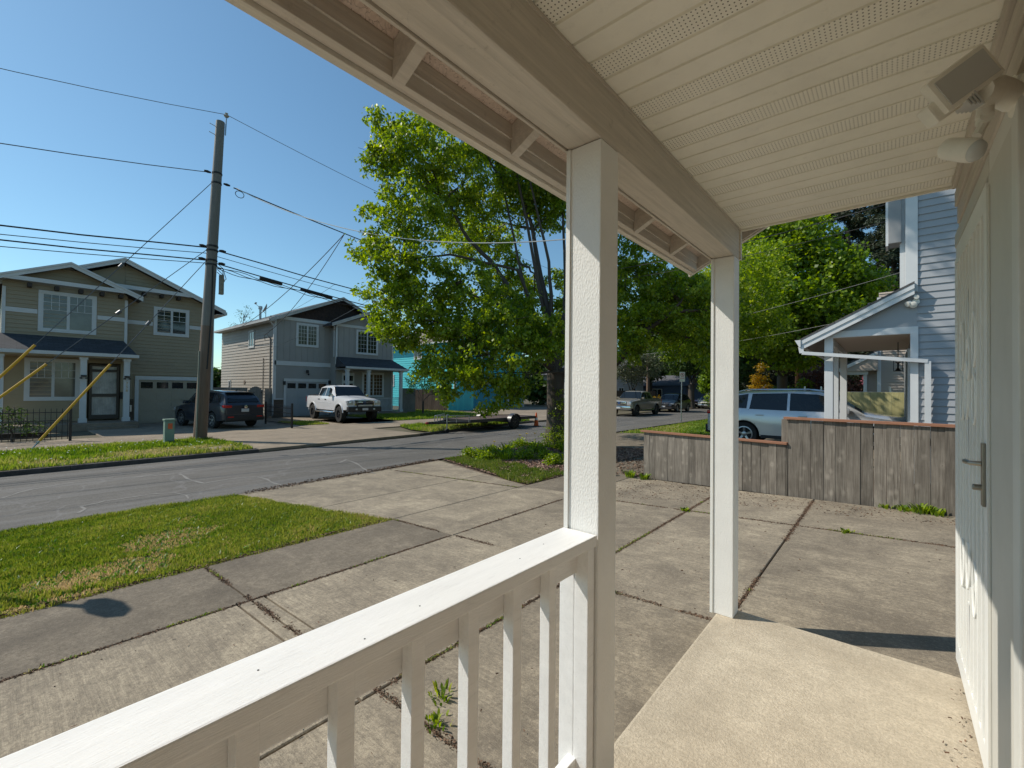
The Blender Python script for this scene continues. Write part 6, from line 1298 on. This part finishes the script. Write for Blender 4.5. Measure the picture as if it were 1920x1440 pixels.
me=grass('lawn_grass',[(-4.895,-2.6),(-4.895,3.40),(-6.6,3.09),(-8.68,2.79),(-8.68,-2.6)],165000,.036,M_grass,lambda x: zn(x)-.015,.0052,label='short green lawn grass with straw patches in the near strip',
   patches=((-6.35,1.35,.42,.5,.42),(-5.6,.75,.30,.55,.34),(-7.2,1.8,.25,.2,.25),(-5.6,-.35,.4,.3,.25),(-5.05,.3,.12,.4,.5)))
me=grass('lawn_weeds',[(-5.0,-1),(-5.0,3.2),(-8.4,2.6),(-8.5,-1)],9000,.028,mat_leaf('weed_leaves',[(.05,.13,.012),(.09,.20,.02),(.13,.25,.03)],.3),lambda x: zn(x)-.01,.009,lean=2.2,label='broad leaved weeds and clover in the near lawn strip')
p2=[(-14.5,-16),(-14.5,5.0),(-15.6,5.15),(-17.9,4.9),(-18.3,4.7),(-18.3,-16)]
patch('far_grass_strip_soil',p2,M_lawnb,fz,.01)
grass('verge_grass',[(-14.48,-3.4),(-14.48,5.1),(-15.6,5.2),(-18.4,4.9),(-18.4,-3.4)],34000,.095,M_gras2,lambda x:-.455,.013,patches=((-15.6,3.2,.8,1.6,.35),(-15.2,4.4,.6,.6,.4),(-15,1.2,.4,.8,.3)),label='weedy green verge grass under the utility pole')
# daisies and dandelions
def dots(name,label,pts,r,m,hz=.1):
    mb=MB()
    for x,y,z in pts:
        k=5; V=[(x+r*math.cos(6.283*i/k),y+r*math.sin(6.283*i/k),z+.004*math.sin(i*2)) for i in range(k)]+[(x,y,z+r*.5)]; mb.add(V,[(i,(i+1)%k,k) for i in range(k)]+[tuple(range(k))[::-1]])
    me=mb.mesh(name,fix=False); me.materials.append(m); o=bpy.data.objects.new(name,me); link(o); o['kind']='stuff'; o['label']=label; o['category']='flowers'
rr=random.Random(11)
dots('daisies','small white daisies scattered through the verge grass by the pole',[(-18.2+rr.random()**2*3.5,rr.uniform(-3,4.6),-.34+rr.random()*.05) for _ in range(120)],.022,M_white)
p3=[(-14.95,12.2),(-16.35,20.9),(-18.3,20.9),(-18.3,13.0),(-16.5,12.3)]
patch('trailer_verge_soil',p3,M_lawnb,fz,.012); grass('verge_grass',p3,11000,.11,M_gras2,lambda x:-.45,.02,label='grass verge behind the flatbed trailer')
p4=[(-28.0,15.0),(-28,19.6),(-21.6,19.6),(-21.6,15.3),(-25,15.1)]; patch('grey_house_lawn_soil',p4,M_lawnb,fz,.012); grass('lawn_grass',p4,9000,.09,M_gras2,lambda x:-.45,.025,label='shaded lawn in front of the grey house porch')
p4b=[(-31,19.6),(-31,26),(-21.6,23),(-21.6,19.6)]; patch('side_lawn_soil',p4b,M_lawnb,fz,.0125); grass('lawn_grass',p4b,7000,.08,M_gras2,lambda x:-.45,.025,label='lawn by the brown and turquoise fences')
p4c=[(-24.2,9.6),(-21.9,9.8),(-21.7,11.2),(-24.0,11.3)]; patch('gate_lawn_soil',p4c,M_lawnb,fz,.0115); grass('lawn_grass',p4c,2600,.07,M_gras2,lambda x:-.45,.02,label='patch of grass between the iron fence panel and white pickup')
p5=[(-9.3,18.4),(-9.45,36),(-3.8,36),(-3.8,18.4)]; patch('neighbour_lawn_soil',p5,M_lawnb,zn,-.012); grass('lawn_grass',p5,26000,.06,M_gras2,lambda x: zn(x)-.005,.022,label='sunny neighbour lawn around the no parking sign')
# planting bed round the tree
bed=[(-4.95,6.28),(-6.4,6.8),(-9.12,7.85),(-9.35,12.5),(-4.95,12.5)]
M_chipb=mat('bark_mulch',(.10,.062,.042),.95,.35,14,bmp=1,bs=60,bd=.03); patch('planting_bed_soil',bed,M_chipb,zn,.004)
M_seam=mat('worn_seam_sealer',(.20,.19,.175),.85,.2,20)
seams=[[(-11.85, 2.66), (-10.2, 2.68), (-10.31, 3.3), (-10.16, 3.66), (-8.84, 3.62)], [(-9.05, 0.88), (-9.58, 0.95), (-9.77, 1.25), (-9.79, 1.89), (-9.6, 2.16), (-8.88, 2.18)], [(-10.6, 5.74), (-10.98, 6.14), (-8.52, 5.44)], [(-11.35, 0.11), (-12.0, 0.49), (-12.3, 1.07), (-12.11, 1.96), (-11.88, 2.64)], [(-12.11, 1.96), (-12.49, 3.74), (-11.56, 6.3), (-10.59, 8.1)]]
mb=MB()
for sg_ in seams:
    for (x0,y0),(x1,y1) in zip(sg_,sg_[1:]):
        n_=max(2,int(math.hypot(x1-x0,y1-y0)/.25)); q=[]
        for i in range(n_+1):
            t_=i/n_; x_=x0+(x1-x0)*t_+.02*math.sin(9*t_+x0*3); y_=y0+(y1-y0)*t_+.03*math.sin(7*t_+y0*5); en,ef=edge_near(y_),edge_far(y_); z_=-.471-.09*(en-x_)/(en-ef)+.004; w_=.022+.012*math.sin(13*t_+x1); L_=math.hypot(x1-x0,y1-y0); nx,ny=-(y1-y0)/L_*w_,(x1-x0)/L_*w_; q += [(x_+nx,y_+ny,z_),(x_-nx,y_-ny,z_)]
        mb.add(q,[(2*i,2*i+1,2*i+3,2*i+2) for i in range(n_)])
struct('road_seam', mb, M_seam)
def chips(name,label,poly,n,m,zfn,s=.035,up=.0,mound=None):
    b=np.array(poly); lo,hi=b.min(0),b.max(0); P=lo+(hi-lo)*RNG.random((n*2,2)); P=P[inpoly(P,poly)][:n]; n=len(P); z=np.array([zfn(x) for x in P[:,0]])+up+RNG.random(n)*.02
    if mound is not None: mx,my,mr,mh=mound; d=np.hypot(P[:,0]-mx,P[:,1]-my)/mr; z+=mh*np.clip(1-d*d,0,1)
    u=unit(n)*np.array([1,1,.35]); v=np.cross(u,unit(n)); v/=np.linalg.norm(v,axis=1,keepdims=True); L_=(s*(.5+RNG.random(n)))[:,None]; B=np.c_[P,z]
    V=np.stack([B-u*L_-v*L_*.35,B+u*L_-v*L_*.3,B+u*L_+v*L_*.3,B-u*L_+v*L_*.35],1).reshape(-1,3); me=mesh_np(name,V,np.arange(4*n).reshape(n,4),np.repeat(RNG.random(n),4)); me.materials.append(m); o=bpy.data.objects.new(name,me); link(o); o['kind']='stuff'; o['label']=label; o['category']='ground cover'; return o
M_chip=mat_leaf('wood_chips',[(.16,.09,.06),(.28,.17,.12),(.42,.29,.22)],.0,.9); M_litter=mat_leaf('leaf_litter',[(.08,.05,.03),(.14,.08,.05),(.22,.14,.09)],.0,.9)
chips('wood_chips','pinkish wood chip mulch round the street tree',bed,15000,M_chip,zn,.028,.01); chips('wood_chips','low mound of pale wood chips left of the tree trunk',[(-8.9,9.6),(-7.2,9.6),(-7.2,11),(-8.9,11)],3500,M_chip,zn,.03,.0,(-8.0,10.3,.85,.16))
grass('bed_grass',[(-4.96,6.3),(-5.6,6.45),(-6.4,6.85),(-7.6,7.3),(-9.1,7.9),(-9.0,8.3),(-8.3,8.15),(-7.7,8.5),(-7.1,8.0),(-6.5,8.1),(-6.0,7.6),(-5.5,8.0),(-4.96,7.5)],17000,.065,mat_leaf('bed_grass_blades',[(.035,.075,.008),(.065,.12,.012),(.11,.17,.02),(.19,.22,.05),(.3,.26,.12)],.3),zn,.008,label='grass edging of the planting bed')
rr=random.Random(21)
def clump(label,x,y,n,h,w,m,spread=.12,name='leafy_plant',lean=.5):
    V=[];F=[];T=[]; z=zn(x)
    for i in range(n):
        a=rr.random()*6.28; r0=rr.random()*spread; bx,by=x+math.cos(a)*r0,y+math.sin(a)*r0; hh=h*(.6+.6*rr.random()); ln=lean*hh*(.4+rr.random()); ca,sa=math.cos(a),math.sin(a); o=len(V)
        for t,ww in ((0,.5),(.4,1),(.75,.8)): 
            cx,cy,cz=bx+ca*ln*t*t,by+sa*ln*t*t,z+hh*(t-.25*t*t*lean); V += [(cx-sa*w*ww,cy+ca*w*ww,cz),(cx+sa*w*ww,cy-ca*w*ww,cz)]
        V.append((bx+ca*ln*1.1,by+sa*ln*1.1,z+hh*(1-.35*lean))); F += [(o,o+1,o+3,o+2),(o+2,o+3,o+5,o+4),(o+4,o+5,o+6,o+6)]
        T += [rr.random()]*7
    me=bpy.data.meshes.new(name); me.from_pydata(V,[],[f if f[2]!=f[3] else f[:3] for f in F]); at=me.attributes.new('tint','FLOAT','POINT'); at.data.foreach_set('value',T); me.materials.append(m); o=bpy.data.objects.new(name,me); link(o); o['label']=label; o['category']='plant'; o['group']='leafy plants in the planting bed' if y>5 and x<-4 else 'weeds by the slabs'; return o
PL=[(-8.6,8.9,'leafy clump at the kerb corner of the planting bed'),(-8.2,9.4,'bushy weed clump left of the chip mound'),(-7.6,8.7,'spreading green clump at the near edge of the bed'),(-8.8,10.2,'upright clump by the kerb beside the chip mound'),(-8.6,11.0,'leafy clump with yellow poppies left of the trunk'),(-7.2,10.9,'tall leafy clump before the ivy covered trunk foot'),(-6.6,10.3,'dark green clump right of the chip mound'),(-6.9,11.6,'leafy clump right of the trunk'),(-7.9,10.9,'bright clump just left of the trunk foot'),(-6.2,9.4,'low clump in the middle of the bed'),(-8.9,9.6,'kerbside clump with white seed heads')]
for x,y,l in PL: clump(l,x,y,60,.26,.022,M_leaf if rr.random()<.6 else M_leafm,.26)
for x,y,r_,l in ((-8.75,8.5,.22,'low leafy mound at the kerb corner of the bed'),(-7.9,8.2,.20,'leafy weed mound in the front grass edge'),(-8.3,8.9,.26,'broad leafy mound behind the kerb corner'),(-7.2,8.9,.22,'round leafy weed mound amid the wood chips'),(-7.6,9.9,.28,'dark leafy mound before the pale chip mound'),(-6.7,9.2,.2,'small leafy mound on the open mulch'),(-8.9,10.8,.3,'leafy mound by the kerb left of the trunk'),(-7.3,11.3,.34,'dense leafy mound at the trunk foot'),(-6.5,10.9,.3,'shaded leafy mound right of the trunk'),(-6.0,8.5,.18,'small green mound near the right side of the grass edge'),(-5.6,9.6,.22,'leafy mound in the shade behind the first post')):
    me=leaf_mesh('leafy_mound',[(0,0,.10,r_),(r_*.5,r_*.3,.05,r_*.7)],1300,.055,14,.09,.1,.5,.6); me.materials.append(M_leaf); o=bpy.data.objects.new('leafy_mound',me); link(o); o.location=(x,y,zn(x)); o['label']=l; o['category']='plant'; o['group']='leafy mounds in the planting bed'
M_yf=mat('yellow_poppy',(.75,.50,.02),.5)
for i,(x,y,h,l) in enumerate([(-8.55,10.75,.02,'highest pair of yellow poppies left of the trunk'),(-8.7,10.6,-.03,'yellow poppy just below the highest pair'),(-8.75,9.5,-.14,'yellow poppy near the kerb side of the bed'),(-7.5,9.45,-.12,'yellow poppy over the bright clump in the bed'),(-8.3,10.85,.04,'yellow poppy nearest the trunk')]):
    mb=MB(); mb.tube([(x,y,zn(x)),(x,y,h)],.004,4); fl=thing('yellow_poppy',l,'flower',(x,y,zn(x)),0,'yellow poppies in the bed'); part('stem',mb,M_leaf if False else mat('stem_green',(.08,.16,.03),.6),fl); mb=MB()
    for k in range(5): a=k*1.257; mb.add([(x,y,h),(x+.045*math.cos(a-.5),y+.045*math.sin(a-.5),h+.03),(x+.06*math.cos(a),y+.06*math.sin(a),h+.035),(x+.045*math.cos(a+.5),y+.045*math.sin(a+.5),h+.03)],[(0,1,2,3)])
    part('petals',mb,M_yf,fl)
for x,y,l,n,h in ((-.05,7.52,'weed sprouting under the left of three fence boards',34,.07),(.14,7.46,'small weed between two larger ones at the fence foot',30,.08),(.30,7.42,'tallest bright green weed at the fence foot',60,.13),(.42,7.40,'weed at the right end of the fence foot row',40,.10),(-1.72,1.50,'reddish weed growing in the slab joint below the railing',40,.045),(-1.60,1.36,'weed patch in the slab behind the balusters',34,.04),(-3.45,7.85,'weed at the left end of the cedar fence',60,.12),(-3.75,7.9,'weed in the dirt beside the cedar fence end',60,.14),(-4.2,7.9,'low weed in the shade left of the fence',60,.12),(-2.05,5.93,'grass tuft where two driveway joints cross',30,.05),(-.35,5.96,'grass tuft in the joint before the fence',24,.04)):
    clump(l,x,y,n,h,.012 if y>3 else .007,M_leafm if y>7 else M_leaf,.10 if h>.06 else .07)
# joint moss, debris and litter
JL=[((-3.765,-3),(-3.765,6)),((-4.94,-3),(-4.94,3.4)),((-3.7,1.33),(-.9,1.33)),((-4.9,1.33),(-3.8,1.33)),((-4.9,3.41),(-2.1,3.41)),((-2.03,1.4),(-2.03,7.6)),((-3.7,5.97),(.8,5.97)),((-.82,3.3),(-.82,7.5)),((-2.0,3.14),(-.86,3.14)),((-4.9,5.97),(-8.8,5.97))]
def jointdebris(name,label,n,m,s,wd,tall=0):
    A=np.array([j[0] for j in JL],float); B=np.array([j[1] for j in JL],float); le=np.linalg.norm(B-A,axis=1); k=RNG.choice(len(JL),n,p=le/le.sum()); t=RNG.random(n)[:,None]; P=A[k]+(B[k]-A[k])*t+RNG.normal(size=(n,2))*wd
    f=fbm(P,2.2,17); P=P[f>.22 if tall else f>-.35]; n=len(P); z=np.array([zn(x) for x in P[:,0]]); 
    u=unit(n)*np.array([1,1,.2 if not tall else 1.]); 
    if tall: u[:,2]=np.abs(u[:,2])+.3
    v=np.cross(u,unit(n)); v/=np.linalg.norm(v,axis=1,keepdims=True); L_=(s*(.4+RNG.random(n)))[:,None]; C_=np.c_[P,z+.001+(0 if tall else .002)]
    V=np.stack([C_-v*L_*.3,C_+v*L_*.3,C_+u*L_+v*L_*.15,C_+u*L_-v*L_*.15],1).reshape(-1,3); V[:,2]=np.maximum(V[:,2],np.repeat(z,4)-.012)
    me=mesh_np(name,V,np.arange(4*n).reshape(n,4),np.repeat(RNG.random(n),4)); me.materials.append(m); o=bpy.data.objects.new(name,me); link(o); o['kind']='stuff'; o['label']=label; o['category']='ground cover'
jointdebris('joint_debris','brown needles and grit lying in the slab joints',26000,M_litter,.012,.013); jointdebris('joint_moss','small grass and moss growing from the slab joints',9000,M_gras2,.013,.006,1)
chips('leaf_litter','brown leaf litter drifted on the slabs before the cedar fence',[(-3.6,6.0),(-3.6,7.9),(1,7.3),(1,6.9),(-1.5,6.6)],1500,M_litter,zn,.010,.002); chips('leaf_litter','rusty leaf litter along the road edge of the driveway',[(-8.5,2.9),(-8.95,7.6),(-9.25,7.6),(-8.75,2.9)],2600,M_litter,lambda x:-.468,.014,.0)
chips('leaf_litter','scattered crumbs of litter over the driveway slabs',[(-3.7,-1),(-3.7,7),(.5,7),(.5,3.2),(-.9,3.2),(-.9,-1)],500,M_litter,zn,.008,.001); chips('leaf_litter','dark soil and litter along the inner edge of the lawn',[(-4.985,-2),(-4.985,3.4),(-4.93,3.4),(-4.93,-2)],1100,M_litter,zn,.012,.002)
chips('leaf_litter','crumbs and dirt along the foot of the security gate',[(.05,1.2),(.26,1.2),(.26,3.0),(.2,3.0)],130,M_litter,lambda x: .001,.006,.0)
chips('shaded_litter','shaded leaf litter between the bed and the cedar fence',[(-4.9,8.1),(-3.6,8.1),(-3.6,12.5),(-4.9,12.5)],2500,M_litter,zn,.02,.004)
patch('side_yard_soil',[(-3.75,8.1),(-3.75,12.6),(.3,12.6),(.3,7.9)],M_dirt,zn,-.03)
